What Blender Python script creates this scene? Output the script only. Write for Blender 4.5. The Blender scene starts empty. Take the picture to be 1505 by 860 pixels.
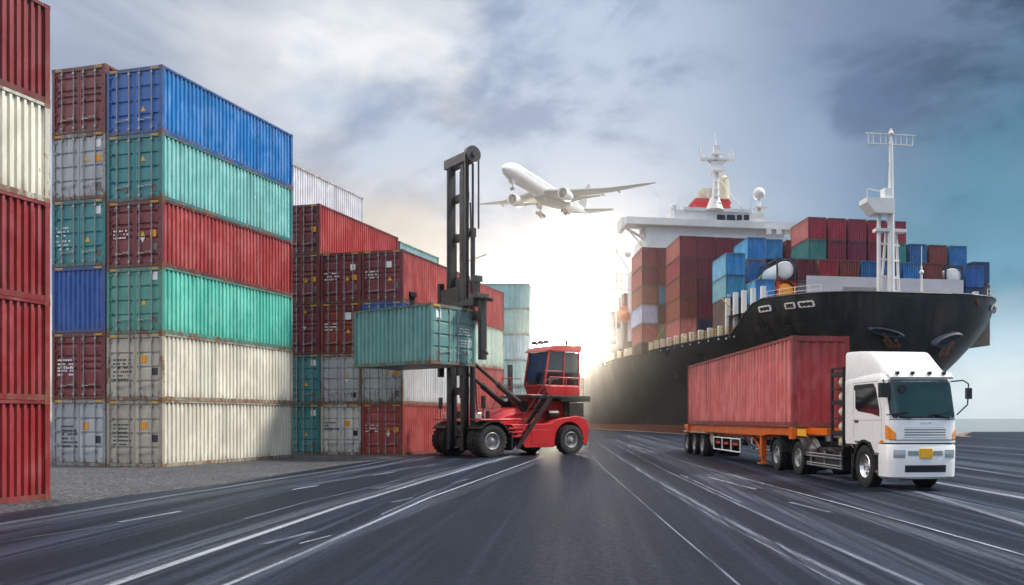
import bpy, bmesh, math, random
from mathutils import Vector, Matrix
R = math.radians
random.seed(7)
S = bpy.context.scene
COL = S.collection

# ------------------------------------------------------------------ camera
F, PX, PY, CAMH = 1200.0, 900.0, 615.0, 2.1      # focal length, principal column and horizon row of the 1505x860 frame
cam_d = bpy.data.cameras.new('camera'); cam = bpy.data.objects.new('camera', cam_d); COL.objects.link(cam)
cam.location = (0, 0, CAMH); cam.rotation_euler = (R(90), 0, 0)
cam_d.sensor_width = 36; cam_d.lens = 36 * F / 1505
cam_d.shift_x = -(PX - 752.5) / 1505; cam_d.shift_y = (PY - 430) / 1505
cam_d.clip_start = 0.1; cam_d.clip_end = 20000
S.camera = cam
S.view_settings.view_transform = 'Standard'; S.view_settings.look = 'None'
S.view_settings.exposure = 0.80; S.view_settings.gamma = 1
S.render.resolution_x, S.render.resolution_y = 1024, 585
S.cycles.max_bounces = 6

# ------------------------------------------------------------------ node helpers
class N:
    """small wrapper that makes node graphs short to write"""
    def __init__(self, tree): self.t = tree; tree.nodes.clear()
    def new(self, kind, **kw):
        n = self.t.nodes.new(kind)
        for k, v in kw.items(): setattr(n, k, v)
        return n
    def put(self, sock, v):
        if isinstance(v, bpy.types.NodeSocket): self.t.links.new(v, sock)
        elif v is not None:
            if isinstance(v, (tuple, list)) and sock.type == 'RGBA' and len(v) == 3: v = (*v, 1)
            sock.default_value = v
    def m(self, op, a, b=None, c=None, clamp=False):
        n = self.new('ShaderNodeMath', operation=op, use_clamp=clamp)
        for i, x in enumerate((a, b, c)): self.put(n.inputs[i], x)
        return n.outputs[0]
    def vm(self, op, a, b=None, out=0):
        n = self.new('ShaderNodeVectorMath', operation=op)
        self.put(n.inputs[0], a); self.put(n.inputs[1], b)
        return n.outputs['Value'] if op == 'DOT_PRODUCT' else n.outputs[out]
    def mix(self, f, a, b, mode='MIX'):
        n = self.new('ShaderNodeMix', data_type='RGBA', blend_type=mode)
        self.put(n.inputs[0], f); self.put(n.inputs[6], a); self.put(n.inputs[7], b)
        return n.outputs[2]
    def ramp(self, v, a, b, lo=0.0, hi=1.0, smooth=True):
        n = self.new('ShaderNodeMapRange', interpolation_type='SMOOTHSTEP' if smooth else 'LINEAR')
        for i, x in enumerate((v, a, b, lo, hi)): self.put(n.inputs[i], x)
        return n.outputs[0]
    def noise(self, vec, scale, detail=4, rough=0.55, dist=0.0, out='Fac', dims='3D'):
        n = self.new('ShaderNodeTexNoise', noise_dimensions=dims)
        self.put(n.inputs['Vector'], vec); n.inputs['Scale'].default_value = scale; n.inputs['Detail'].default_value = detail
        n.inputs['Roughness'].default_value = rough; n.inputs['Distortion'].default_value = dist
        return n.outputs[out]
    def scale(self, vec, s, loc=(0, 0, 0)):
        n = self.new('ShaderNodeMapping'); self.put(n.inputs[0], vec)
        n.inputs['Scale'].default_value = s; n.inputs['Location'].default_value = loc
        return n.outputs[0]

def pd(px, py):
    return Vector(((px - PX), F, (PY - py))).normalized()

# ------------------------------------------------------------------ world: Nishita sky behind broken storm cloud
SUN_EL, SUN_AZ = 48.0, 84.0                       # azimuth measured from the view axis (+Y) towards +X
W = bpy.data.worlds.new('World'); S.world = W; W.use_nodes = True
n = N(W.node_tree)
sky = n.new('ShaderNodeTexSky', sky_type='NISHITA', sun_disc=False)
sky.sun_elevation = R(SUN_EL); sky.sun_rotation = R(SUN_AZ); sky.air_density = 1.2; sky.dust_density = 2.0
d = n.new('ShaderNodeTexCoord').outputs['Generated']
sep = n.new('ShaderNodeSeparateXYZ'); n.put(sep.inputs[0], d)
x, y, z = sep.outputs
zz = n.m('ADD', n.m('MAXIMUM', z, 0.0), 0.32)
cmb = n.new('ShaderNodeCombineXYZ'); n.put(cmb.inputs[0], n.m('DIVIDE', x, zz)); n.put(cmb.inputs[1], n.m('DIVIDE', y, zz)); n.put(cmb.inputs[2], n.m('MULTIPLY', z, 1.6))
pc = cmb.outputs[0]
n1 = n.noise(n.scale(pc, (1.15, 0.9, 1), (3.1, 7.7, 0)), 1.7, 10, 0.56, 0.35)
n2 = n.noise(n.scale(pc, (0.8, 0.6, 1), (9.3, 1.7, 0)), 0.7, 5, 0.5, 0.6)
n3 = n.noise(n.scale(pc, (1.0, 0.8, 1), (1.3, 4.1, 2)), 3.6, 9, 0.60, 0.5)
def blob(px, py, r_in, r_out, wob=0.10):
    c = pd(px, py)
    dot = n.vm('DOT_PRODUCT', d, tuple(c))
    dd = n.m('ADD', n.m('ARCCOSINE', n.m('MINIMUM', dot, 0.99999)), n.m('MULTIPLY', n.m('SUBTRACT', n1, 0.5), wob * 6.0))
    return n.ramp(dd, R(r_in), R(r_out), 1.0, 0.0)
right = n.ramp(n.m('ADD', x, n.m('MULTIPLY', n.m('SUBTRACT', n2, 0.5), 0.30)), -0.06, 0.38)
low = n.mix(n.ramp(x, 0.05, 0.40), (0.44, 0.41, 0.365), (0.30, 0.45, 0.53))
mid = n.mix(right, (0.345, 0.385, 0.45), (0.075, 0.205, 0.335))
top = n.mix(right, (0.25, 0.305, 0.395), (0.075, 0.125, 0.215))
c = n.mix(n.ramp(z, 0.02, 0.17), low, mid)
c = n.mix(n.ramp(z, 0.13, 0.34), c, top)
n4 = n.noise(n.scale(pc, (1.0, 0.85, 1), (6.3, 2.2, 1)), 2.1, 12, 0.60, 1.1)
relief = n.m('ADD', n.m('MULTIPLY', n1, 0.30), n.m('ADD', n.m('MULTIPLY', n3, 0.28), n.m('MULTIPLY', n4, 0.42)))
c = n.mix(n.ramp(relief, 0.455, 0.545, 0.0, 1.0), n.mix(1.0, c, (0.66, 0.72, 0.82), 'MULTIPLY'), n.mix(1.0, c, (1.28, 1.25, 1.20), 'MULTIPLY'))
c = n.mix(n.m('MULTIPLY', blob(1430, 60, 5, 21), 0.95), c, n.mix(n.ramp(relief, 0.455, 0.545), (0.022, 0.042, 0.085), (0.115, 0.160, 0.25)))
c = n.mix(n.m('MULTIPLY', blob(1130, 10, 3, 12), 0.70), c, n.mix(n.ramp(relief, 0.43, 0.56), (0.10, 0.145, 0.22), (0.22, 0.27, 0.36)))
c = n.mix(n.m('MULTIPLY', blob(1460, 300, 4, 14), 0.95), c, n.mix(n.ramp(relief, 0.43, 0.56), (0.014, 0.090, 0.165), (0.055, 0.20, 0.29)))
c = n.mix(n.m('MULTIPLY', blob(1290, 40, 3, 13), 0.60), c, n.mix(n.ramp(relief, 0.44, 0.55), (0.030, 0.052, 0.10), (0.16, 0.215, 0.32)))
c = n.mix(n.m('MULTIPLY', blob(1180, 200, 3, 11), 0.75), c, n.mix(n.ramp(relief, 0.455, 0.545), (0.12, 0.185, 0.31), (0.22, 0.30, 0.43)))
c = n.mix(n.m('MULTIPLY', blob(500, 50, 2, 8), 0.95), c, n.mix(n.ramp(relief, 0.40, 0.54), (0.40, 0.43, 0.47), (0.60, 0.61, 0.62)))
c = n.mix(n.m('MULTIPLY', blob(230, 60, 2, 9), 0.55), c, n.mix(n.ramp(relief, 0.38, 0.62), (0.22, 0.25, 0.31), (0.34, 0.36, 0.40)))
c = n.mix(n.m('MULTIPLY', blob(600, 330, 1, 9), 0.70), c, (0.47, 0.405, 0.32))
c = n.mix(n.m('MULTIPLY', blob(800, 350, 1, 6), 0.45), c, (0.33, 0.42, 0.42))
c = n.mix(n.m('MULTIPLY', blob(1500, -30, 7, 25), 0.60), c, n.mix(1.0, c, (0.42, 0.50, 0.60), 'MULTIPLY'))
c = n.mix(n.m('MULTIPLY', blob(1470, 590, 2, 9, 0.04), 0.85), c, (0.55, 0.60, 0.62))
# unseen brighter cloud: overhead and a broad break out to the left of the stacks
c = n.mix(n.ramp(z, 0.48, 0.70), c, (0.62, 0.64, 0.68))
lb = Vector((math.sin(R(-82)) * math.cos(R(38)), math.cos(R(-82)) * math.cos(R(38)), math.sin(R(38))))
la = n.m('ARCCOSINE', n.m('MINIMUM', n.vm('DOT_PRODUCT', d, tuple(lb)), 0.99999))
c = n.mix(n.ramp(la, R(18), R(42), 0.9, 0.0), c, (1.9, 1.75, 1.6))
# sun burning through the cloud low over the quay
gl = pd(860, 588)
ang = n.m('ARCCOSINE', n.m('MINIMUM', n.vm('DOT_PRODUCT', d, tuple(gl)), 0.99999))
g1 = n.m('POWER', 2.718, n.m('MULTIPLY', n.m('POWER', n.m('DIVIDE', ang, R(2.5)), 2.0), -1.0))
g2 = n.m('POWER', 2.718, n.m('MULTIPLY', n.m('POWER', n.m('DIVIDE', ang, R(10.0)), 2.0), -1.0))
g3 = n.m('POWER', 2.718, n.m('MULTIPLY', n.m('DIVIDE', ang, R(30.0)), -1.0))
c = n.mix(n.m('MULTIPLY', g2, 0.65), c, (0.52, 0.48, 0.42))
# unseen sky behind the camera, brightened to fill camera-facing sides
back = n.ramp(y, -0.5, 0.2, 1.45, 1.0)
bc = n.new('ShaderNodeCombineXYZ')
for i in range(3): n.put(bc.inputs[i], back)
c = n.mix(1.0, c, bc.outputs[0], 'MULTIPLY')
c = n.mix(n.ramp(z, -0.02, 0.0), (0.10, 0.11, 0.12), c)
bg = n.new('ShaderNodeBackground'); n.put(bg.inputs[0], c); bg.inputs[1].default_value = 1.0
bgn = n.new('ShaderNodeBackground'); n.put(bgn.inputs[0], sky.outputs[0]); bgn.inputs[1].default_value = 0.05
bgg = n.new('ShaderNodeBackground'); n.put(bgg.inputs[0], (1.0, 0.85, 0.66))
n.put(bgg.inputs[1], n.m('ADD', n.m('MULTIPLY', g1, 380.0), n.m('MULTIPLY', g2, 0.14)))
mx = n.new('ShaderNodeMixShader'); n.put(mx.inputs[0], n.ramp(n2, 0.30, 0.55, 0.86, 0.98)); n.put(mx.inputs[1], bgn.outputs[0]); n.put(mx.inputs[2], bg.outputs[0])
ad = n.new('ShaderNodeAddShader'); n.put(ad.inputs[0], mx.outputs[0]); n.put(ad.inputs[1], bgg.outputs[0])
n.put(n.new('ShaderNodeOutputWorld').inputs[0], ad.outputs[0])

sl = bpy.data.lights.new('sun', 'SUN'); sun = bpy.data.objects.new('sun', sl); COL.objects.link(sun)
sl.energy = 3.3; sl.angle = R(8); sl.color = (1.0, 0.94, 0.86)
sv = Vector((math.sin(R(SUN_AZ)) * math.cos(R(SUN_EL)), math.cos(R(SUN_AZ)) * math.cos(R(SUN_EL)), math.sin(R(SUN_EL))))
sun.rotation_euler = sv.to_track_quat('Z', 'Y').to_euler()

# ------------------------------------------------------------------ materials
def mat_new(name):
    m = bpy.data.materials.new(name); m.use_nodes = True
    return m, N(m.node_tree)
def finish(g, base, rough=0.5, metal=0.0, bump=None, bstr=0.3, bdist=0.02, spec=0.5, **kw):
    p = g.new('ShaderNodeBsdfPrincipled')
    g.put(p.inputs['Base Color'], base); g.put(p.inputs['Roughness'], rough); g.put(p.inputs['Metallic'], metal)
    g.put(p.inputs['Specular IOR Level'], spec)
    for k, v in kw.items(): g.put(p.inputs[k.replace('_', ' ')], v)
    if bump is not None:
        b = g.new('ShaderNodeBump'); b.inputs['Strength'].default_value = bstr; b.inputs['Distance'].default_value = bdist
        g.put(b.inputs['Height'], bump); g.put(p.inputs['Normal'], b.outputs[0])
    g.put(g.new('ShaderNodeOutputMaterial').inputs[0], p.outputs[0])

def container_paint():
    m, g = mat_new('container_paint')
    oi = g.new('ShaderNodeObjectInfo'); tc = g.new('ShaderNodeTexCoord').outputs['Object']
    rnd = g.m('MULTIPLY', oi.outputs['Random'], 40.0)
    off = g.new('ShaderNodeCombineXYZ'); g.put(off.inputs[0], rnd); g.put(off.inputs[1], rnd)
    v = g.vm('ADD', tc, off.outputs[0])
    at = g.new('ShaderNodeAttribute', attribute_type='OBJECT', attribute_name='rust')
    rust = at.outputs['Fac']
    sp = g.new('ShaderNodeSeparateXYZ'); g.put(sp.inputs[0], tc)
    edge = g.m('ADD', g.ramp(sp.outputs[2], 0.0, 0.55, 1.0, 0.0), g.ramp(sp.outputs[2], 2.35, 2.9, 0.0, 0.7))
    big = g.noise(v, 0.55, 4, 0.6)
    streak = g.noise(g.scale(v, (5.0, 5.0, 0.35)), 1.0, 5, 0.62)
    patch = g.noise(g.scale(v, (1.0, 1.0, 0.55)), 1.3, 6, 0.65, 0.4)
    fine = g.noise(v, 9.0, 5, 0.7)
    c = oi.outputs['Color']
    hsv = g.new('ShaderNodeHueSaturation'); g.put(hsv.inputs['Color'], c); hsv.inputs['Saturation'].default_value = 0.86; hsv.inputs['Value'].default_value = 1.28
    c = g.mix(g.ramp(patch, 0.42, 0.66, 0.0, 0.80), c, hsv.outputs[0])
    bx = g.new('ShaderNodeCombineXYZ'); g.put(bx.inputs[0], g.m('ADD', sp.outputs[0], rnd)); g.put(bx.inputs[1], g.m('MULTIPLY', fine, 0.05))
    band = g.noise(bx.outputs[0], 1.15, 3, 0.7)
    c = g.mix(g.ramp(band, 0.52, 0.60, 0.0, 0.45), c, g.mix(1.0, c, (0.60, 0.62, 0.64), 'MULTIPLY'))
    c = g.mix(g.ramp(big, 0.3, 0.7, 0.0, 0.30), c, g.mix(1.0, c, (0.62, 0.60, 0.60), 'MULTIPLY'))
    c = g.mix(g.ramp(streak, 0.52, 0.78, 0.0, 0.55), c, g.mix(1.0, c, (0.50, 0.46, 0.42), 'MULTIPLY'))
    dirt = g.m('MULTIPLY', g.m('MULTIPLY', edge, g.ramp(streak, 0.35, 0.65)), 0.55)
    c = g.mix(dirt, c, (0.085, 0.058, 0.040))
    thr = g.m('SUBTRACT', 0.695, g.m('ADD', g.m('MULTIPLY', rust, 0.22), g.m('MULTIPLY', edge, 0.06)))
    rn = g.m('ADD', g.m('MULTIPLY', patch, 0.5), g.m('MULTIPLY', g.m('ADD', fine, streak), 0.27))
    rm = g.ramp(g.m('SUBTRACT', rn, thr), 0.0, 0.05)
    rc = g.mix(fine, (0.055, 0.022, 0.012), (0.24, 0.10, 0.045))
    c = g.mix(g.m('MULTIPLY', rm, 0.85), c, rc)
    finish(g, c, g.m('ADD', g.ramp(patch, 0.3, 0.7, 0.42, 0.62), g.m('MULTIPLY', rm, 0.25)), 0.0, g.m('ADD', fine, g.m('MULTIPLY', big, 3.0)), 0.25, 0.012)
    return m

def paint(name, col, rough=0.4, dirt=0.3, dirtcol=(0.06, 0.055, 0.05), metal=0.0, coat=0.0, sc=2.0, bump=0.08):
    m, g = mat_new(name)
    tc = g.new('ShaderNodeTexCoord').outputs['Object']
    a = g.noise(tc, sc, 6, 0.62, 0.3); b = g.noise(g.scale(tc, (4, 4, 0.5)), sc, 4, 0.6)
    c = g.mix(g.ramp(a, 0.35, 0.75, 0.0, dirt), col, g.mix(1.0, col, (0.55, 0.53, 0.52), 'MULTIPLY'))
    c = g.mix(g.ramp(b, 0.55, 0.80, 0.0, dirt), c, dirtcol)
    finish(g, c, g.ramp(a, 0.3, 0.7, rough * 0.85, min(1, rough * 1.3)), metal, g.noise(tc, 14, 4), bump, 0.01, Coat_Weight=coat, Coat_Roughness=0.08)
    return m

M = {}
M['paint'] = container_paint()
M['gasket'] = paint('door_gasket', (0.012, 0.012, 0.013), 0.7)
M['rod'] = paint('galvanised_rod', (0.36, 0.35, 0.34), 0.45, 0.5, (0.10, 0.06, 0.04), 0.3)
M['yellow'] = paint('warning_yellow', (0.80, 0.42, 0.02), 0.5, 0.2)
M['orange_lab'] = paint('caution_orange', (0.85, 0.33, 0.01), 0.5, 0.15)
M['white_lab'] = paint('label_white', (0.80, 0.80, 0.80), 0.5, 0.2)
M['dark_lab'] = paint('label_dark', (0.025, 0.03, 0.045), 0.5, 0.2)
M['grey_lab'] = paint('data_plate', (0.17, 0.15, 0.14), 0.5, 0.5, (0.10, 0.05, 0.03))
M['black'] = paint('black_metal', (0.014, 0.015, 0.017), 0.45, 0.5, (0.05, 0.045, 0.04))
M['mast'] = paint('mast_black', (0.008, 0.009, 0.012), 0.45, 0.35, (0.022, 0.022, 0.026))
M['rubber'] = paint('tyre_rubber', (0.014, 0.014, 0.015), 0.75, 0.6, (0.06, 0.055, 0.05), sc=5, bump=0.3)
M['steel'] = paint('bare_steel', (0.42, 0.42, 0.43), 0.35, 0.4, (0.12, 0.10, 0.09), 0.7)
M['chrome'] = paint('polished_alloy', (0.70, 0.70, 0.72), 0.22, 0.25, (0.2, 0.19, 0.18), 0.85)
M['rim_grey'] = paint('rim_grey', (0.30, 0.31, 0.31), 0.45, 0.4, (0.08, 0.07, 0.06), 0.2)
M['fork_red'] = paint('handler_red', (0.46, 0.018, 0.022), 0.40, 0.55, (0.12, 0.04, 0.035), coat=0.15)
M['truck_white'] = paint('cab_white', (0.82, 0.82, 0.81), 0.28, 0.04, (0.40, 0.38, 0.34), coat=0.6, bump=0.01)
M['trailer_orange'] = paint('trailer_orange', (0.66, 0.125, 0.012), 0.42, 0.4, (0.16, 0.05, 0.02))
M['ship_white'] = paint('ship_white', (0.78, 0.78, 0.77), 0.45, 0.25, (0.42, 0.36, 0.30), sc=0.4, bump=0.02)
M['ship_grey'] = paint('breakwater_grey', (0.52, 0.53, 0.58), 0.5, 0.3, (0.34, 0.30, 0.27), sc=0.4, bump=0.02)
M['ship_deck'] = paint('ship_deck', (0.12, 0.075, 0.06), 0.7, 0.4, sc=0.4)
M['ship_yellow'] = paint('lashing_yellow', (0.62, 0.40, 0.05), 0.5, 0.4)
M['funnel_red'] = paint('funnel_red', (0.56, 0.03, 0.025), 0.45, 0.2)
M['cream'] = paint('cream_paint', (0.62, 0.56, 0.42), 0.5, 0.4, (0.25, 0.17, 0.09))
M['rusty'] = paint('rusty_iron', (0.085, 0.036, 0.020), 0.85, 0.8, (0.025, 0.014, 0.010), sc=3)
M['navy'] = paint('navy_iron', (0.025, 0.035, 0.06), 0.5, 0.4, (0.09, 0.05, 0.03))
M['amber'] = paint('amber_lens', (0.80, 0.24, 0.01), 0.15, 0.05, coat=0.6)
M['lamp'] = paint('lamp_lens', (0.55, 0.56, 0.57), 0.12, 0.05, metal=0.7, coat=0.8)
M['plane_white'] = paint('plane_white', (0.80, 0.81, 0.82), 0.25, 0.05, coat=0.5, sc=0.2, bump=0.0)
M['plane_grey'] = paint('plane_grey', (0.20, 0.225, 0.25), 0.35, 0.1, sc=0.3, bump=0.0)
M['lifeboat'] = paint('lifeboat_orange', (0.72, 0.14, 0.03), 0.4, 0.2, sc=0.5)
M['concrete'] = paint('quay_concrete', (0.24, 0.185, 0.14), 0.85, 0.6, (0.10, 0.09, 0.08), sc=0.6, bump=0.4)
def glass(name, col=(0.010, 0.013, 0.016), rough=0.05):
    m, g = mat_new(name); finish(g, col, rough, 0.0, spec=0.7); return m
M['glass'] = glass('tinted_glass')
M['teal_flare_glass'] = glass('windscreen_teal_flare', (0.012, 0.038, 0.036), 0.06)  # teal reflection and flare painted into the windscreen colour
M['ship_glass'] = glass('bridge_glass', (0.006, 0.008, 0.010), 0.12)

# hull paint
def hull_mat():
    m, g = mat_new('hull_paint')
    tc = g.new('ShaderNodeTexCoord').outputs['Object']
    sp = g.new('ShaderNodeSeparateXYZ'); g.put(sp.inputs[0], tc)
    a = g.noise(tc, 0.12, 6, 0.62); st = g.noise(g.scale(tc, (0.9, 0.9, 0.07)), 1.0, 6, 0.65); f = g.noise(g.scale(tc, (1, 1, 0.4)), 1.1, 6, 0.7)
    c = g.mix(g.ramp(a, 0.35, 0.7), (0.006, 0.009, 0.009), (0.016, 0.021, 0.022))
    c = g.mix(g.ramp(st, 0.42, 0.70, 0.0, 0.40), c, (0.085, 0.072, 0.06))
    c = g.mix(g.ramp(f, 0.62, 0.75, 0.0, 0.35), c, (0.14, 0.085, 0.055))
    seam = g.m('MAXIMUM', g.m('LESS_THAN', g.m('FRACT', g.m('DIVIDE', sp.outputs[2], 2.4)), 0.035), g.m('LESS_THAN', g.m('FRACT', g.m('DIVIDE', sp.outputs[1], 8.5)), 0.012))
    c = g.mix(g.m('MULTIPLY', seam, 0.30), c, (0.075, 0.07, 0.065))
    rs = g.noise(g.scale(tc, (0.55, 0.55, 0.035)), 1.0, 7, 0.7)
    c = g.mix(g.ramp(rs, 0.57, 0.70, 0.0, 0.55), c, (0.115, 0.055, 0.030))
    zn = g.m('ADD', sp.outputs[2], g.m('MULTIPLY', f, 0.8))
    c = g.mix(g.ramp(zn, 4.2, 4.4, 1.0, 0.0), c, g.mix(f, (0.17, 0.045, 0.025), (0.30, 0.13, 0.08)))
    finish(g, c, g.ramp(a, 0.3, 0.7, 0.26, 0.48), 0.0, st, 0.20, 0.06)
    return m
M['hull'] = hull_mat()

def asphalt():
    m, g = mat_new('asphalt')
    p = g.new('ShaderNodeNewGeometry').outputs['Position']
    sp = g.new('ShaderNodeSeparateXYZ'); g.put(sp.inputs[0], p)
    gr = g.noise(p, 38, 4, 0.75); gr2 = g.noise(p, 9, 4, 0.65); big = g.noise(p, 0.22, 5, 0.6)
    vor = g.new('ShaderNodeTexVoronoi'); g.put(vor.inputs['Vector'], p); vor.inputs['Scale'].default_value = 55
    q = g.new('ShaderNodeCombineXYZ'); g.put(q.inputs[0], g.m('ADD', g.m('ADD', sp.outputs[0], 37.3), g.m('MULTIPLY', sp.outputs[1], 0.035))); g.put(q.inputs[1], g.m('ADD', g.m('MULTIPLY', sp.outputs[1], 0.012), 5.4))
    s1 = g.noise(q.outputs[0], 0.9, 3, 0.6); s2 = g.noise(q.outputs[0], 4.0, 4, 0.65)
    # tyre-polished lanes and pale dust dragged along the carriageway
    lane = g.m('MULTIPLY', g.ramp(g.m('ADD', g.m('MULTIPLY', s1, 0.5), g.m('MULTIPLY', s2, 0.5)), 0.47, 0.66), g.ramp(g.m('ABSOLUTE', g.m('ADD', sp.outputs[0], 0.5)), 2.0, 5.5, 0.25, 1.0))
    c = g.mix(g.ramp(gr, 0.3, 0.75), (0.002, 0.003, 0.006), (0.016, 0.022, 0.035))
    c = g.mix(g.ramp(gr2, 0.35, 0.7, 0.0, 0.5), c, (0.012, 0.017, 0.029))
    c = g.mix(g.ramp(vor.outputs['Distance'], 0.0, 0.25, 0.5, 0.0), c, (0.065, 0.075, 0.095))
    c = g.mix(g.ramp(big, 0.35, 0.7, 0.0, 0.55), c, g.mix(1.0, c, (0.55, 0.56, 0.60), 'MULTIPLY'))
    c = g.mix(g.m('MULTIPLY', lane, 0.65), c, (0.065, 0.084, 0.135))
    oil = g.noise(g.scale(p, (1.0, 0.45, 1)), 0.55, 6, 0.7, 0.6)
    c = g.mix(g.ramp(oil, 0.60, 0.72, 0.0, 0.6), c, (0.008, 0.009, 0.011))
    finish(g, c, g.m('ADD', g.ramp(gr2, 0.3, 0.7, 0.48, 0.62), g.m('MULTIPLY', lane, -0.18)), 0.0, g.m('ADD', gr, g.m('MULTIPLY', vor.outputs['Distance'], 0.6)), 0.40, 0.012, 0.10, Specular_Tint=(0.70, 0.82, 1.0, 1))
    return m
M['asphalt'] = asphalt()
def gravel():
    m, g = mat_new('gravel')
    p = g.new('ShaderNodeNewGeometry').outputs['Position']
    vor = g.new('ShaderNodeTexVoronoi'); g.put(vor.inputs['Vector'], p); vor.inputs['Scale'].default_value = 13
    v2 = g.new('ShaderNodeTexVoronoi'); g.put(v2.inputs['Vector'], p); v2.inputs['Scale'].default_value = 34
    big = g.noise(p, 0.5, 5, 0.6)
    sv_ = g.new('ShaderNodeSeparateColor'); g.put(sv_.inputs[0], vor.outputs['Color'])
    c = g.mix(g.m('POWER', sv_.outputs[0], 2.2), (0.014, 0.016, 0.021), (0.21, 0.215, 0.24))
    c = g.mix(g.ramp(v2.outputs['Distance'], 0.0, 0.4, 0.0, 0.6), (0.020, 0.021, 0.025), c)
    c = g.mix(g.ramp(big, 0.3, 0.7, 0.0, 0.6), c, g.mix(1.0, c, (0.5, 0.5, 0.52), 'MULTIPLY'))
    finish(g, c, 0.8, 0.0, g.m('SUBTRACT', 0.5, vor.outputs['Distance']), 0.9, 0.05)
    return m
M['gravel'] = gravel()
def line_paint(name, a, lo, hi):
    m, g = mat_new(name)
    p = g.new('ShaderNodeNewGeometry').outputs['Position']
    uv = g.new('ShaderNodeSeparateXYZ'); g.put(uv.inputs[0], g.new('ShaderNodeTexCoord').outputs['UV'])
    w = g.noise(p, 7, 6, 0.78); w2 = g.noise(g.scale(p, (4.0, 0.05, 1)), 2.0, 3, 0.6)
    worn = g.m('ADD', g.m('MULTIPLY', w, 0.28), g.m('MULTIPLY', w2, 0.72))
    e = g.m('SUBTRACT', 1.0, g.m('MULTIPLY', g.m('ABSOLUTE', g.m('SUBTRACT', uv.outputs[0], 0.5)), 2.0))
    at = g.new('ShaderNodeAttribute', attribute_type='OBJECT', attribute_name='paint_left').outputs['Fac']
    al = g.m('MULTIPLY', g.m('MULTIPLY', g.ramp(worn, lo, hi), g.ramp(g.m('ADD', e, g.m('MULTIPLY', g.m('SUBTRACT', w, 0.5), 0.35)), 0.0, 0.75)), at, clamp=True)
    b = g.new('ShaderNodeBsdfPrincipled'); g.put(b.inputs['Base Color'], a); b.inputs['Roughness'].default_value = 0.7; b.inputs['Specular IOR Level'].default_value = 0.12; g.put(b.inputs['Alpha'], al)
    g.put(g.new('ShaderNodeOutputMaterial').inputs[0], b.outputs[0])
    return m
M['line'] = line_paint('road_line_paint', (0.42, 0.46, 0.53), 0.30, 0.58)
M['line_worn'] = line_paint('worn_line_paint', (0.30, 0.34, 0.42), 0.32, 0.66)
def water():
    m, g = mat_new('harbour_water')
    p = g.new('ShaderNodeNewGeometry').outputs['Position']
    finish(g, (0.10, 0.105, 0.10), 0.16, 0.0, g.noise(g.scale(p, (1, 0.6, 1)), 0.7, 4, 0.6), 0.10, 0.12)
    return m
M['water'] = water()

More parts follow.
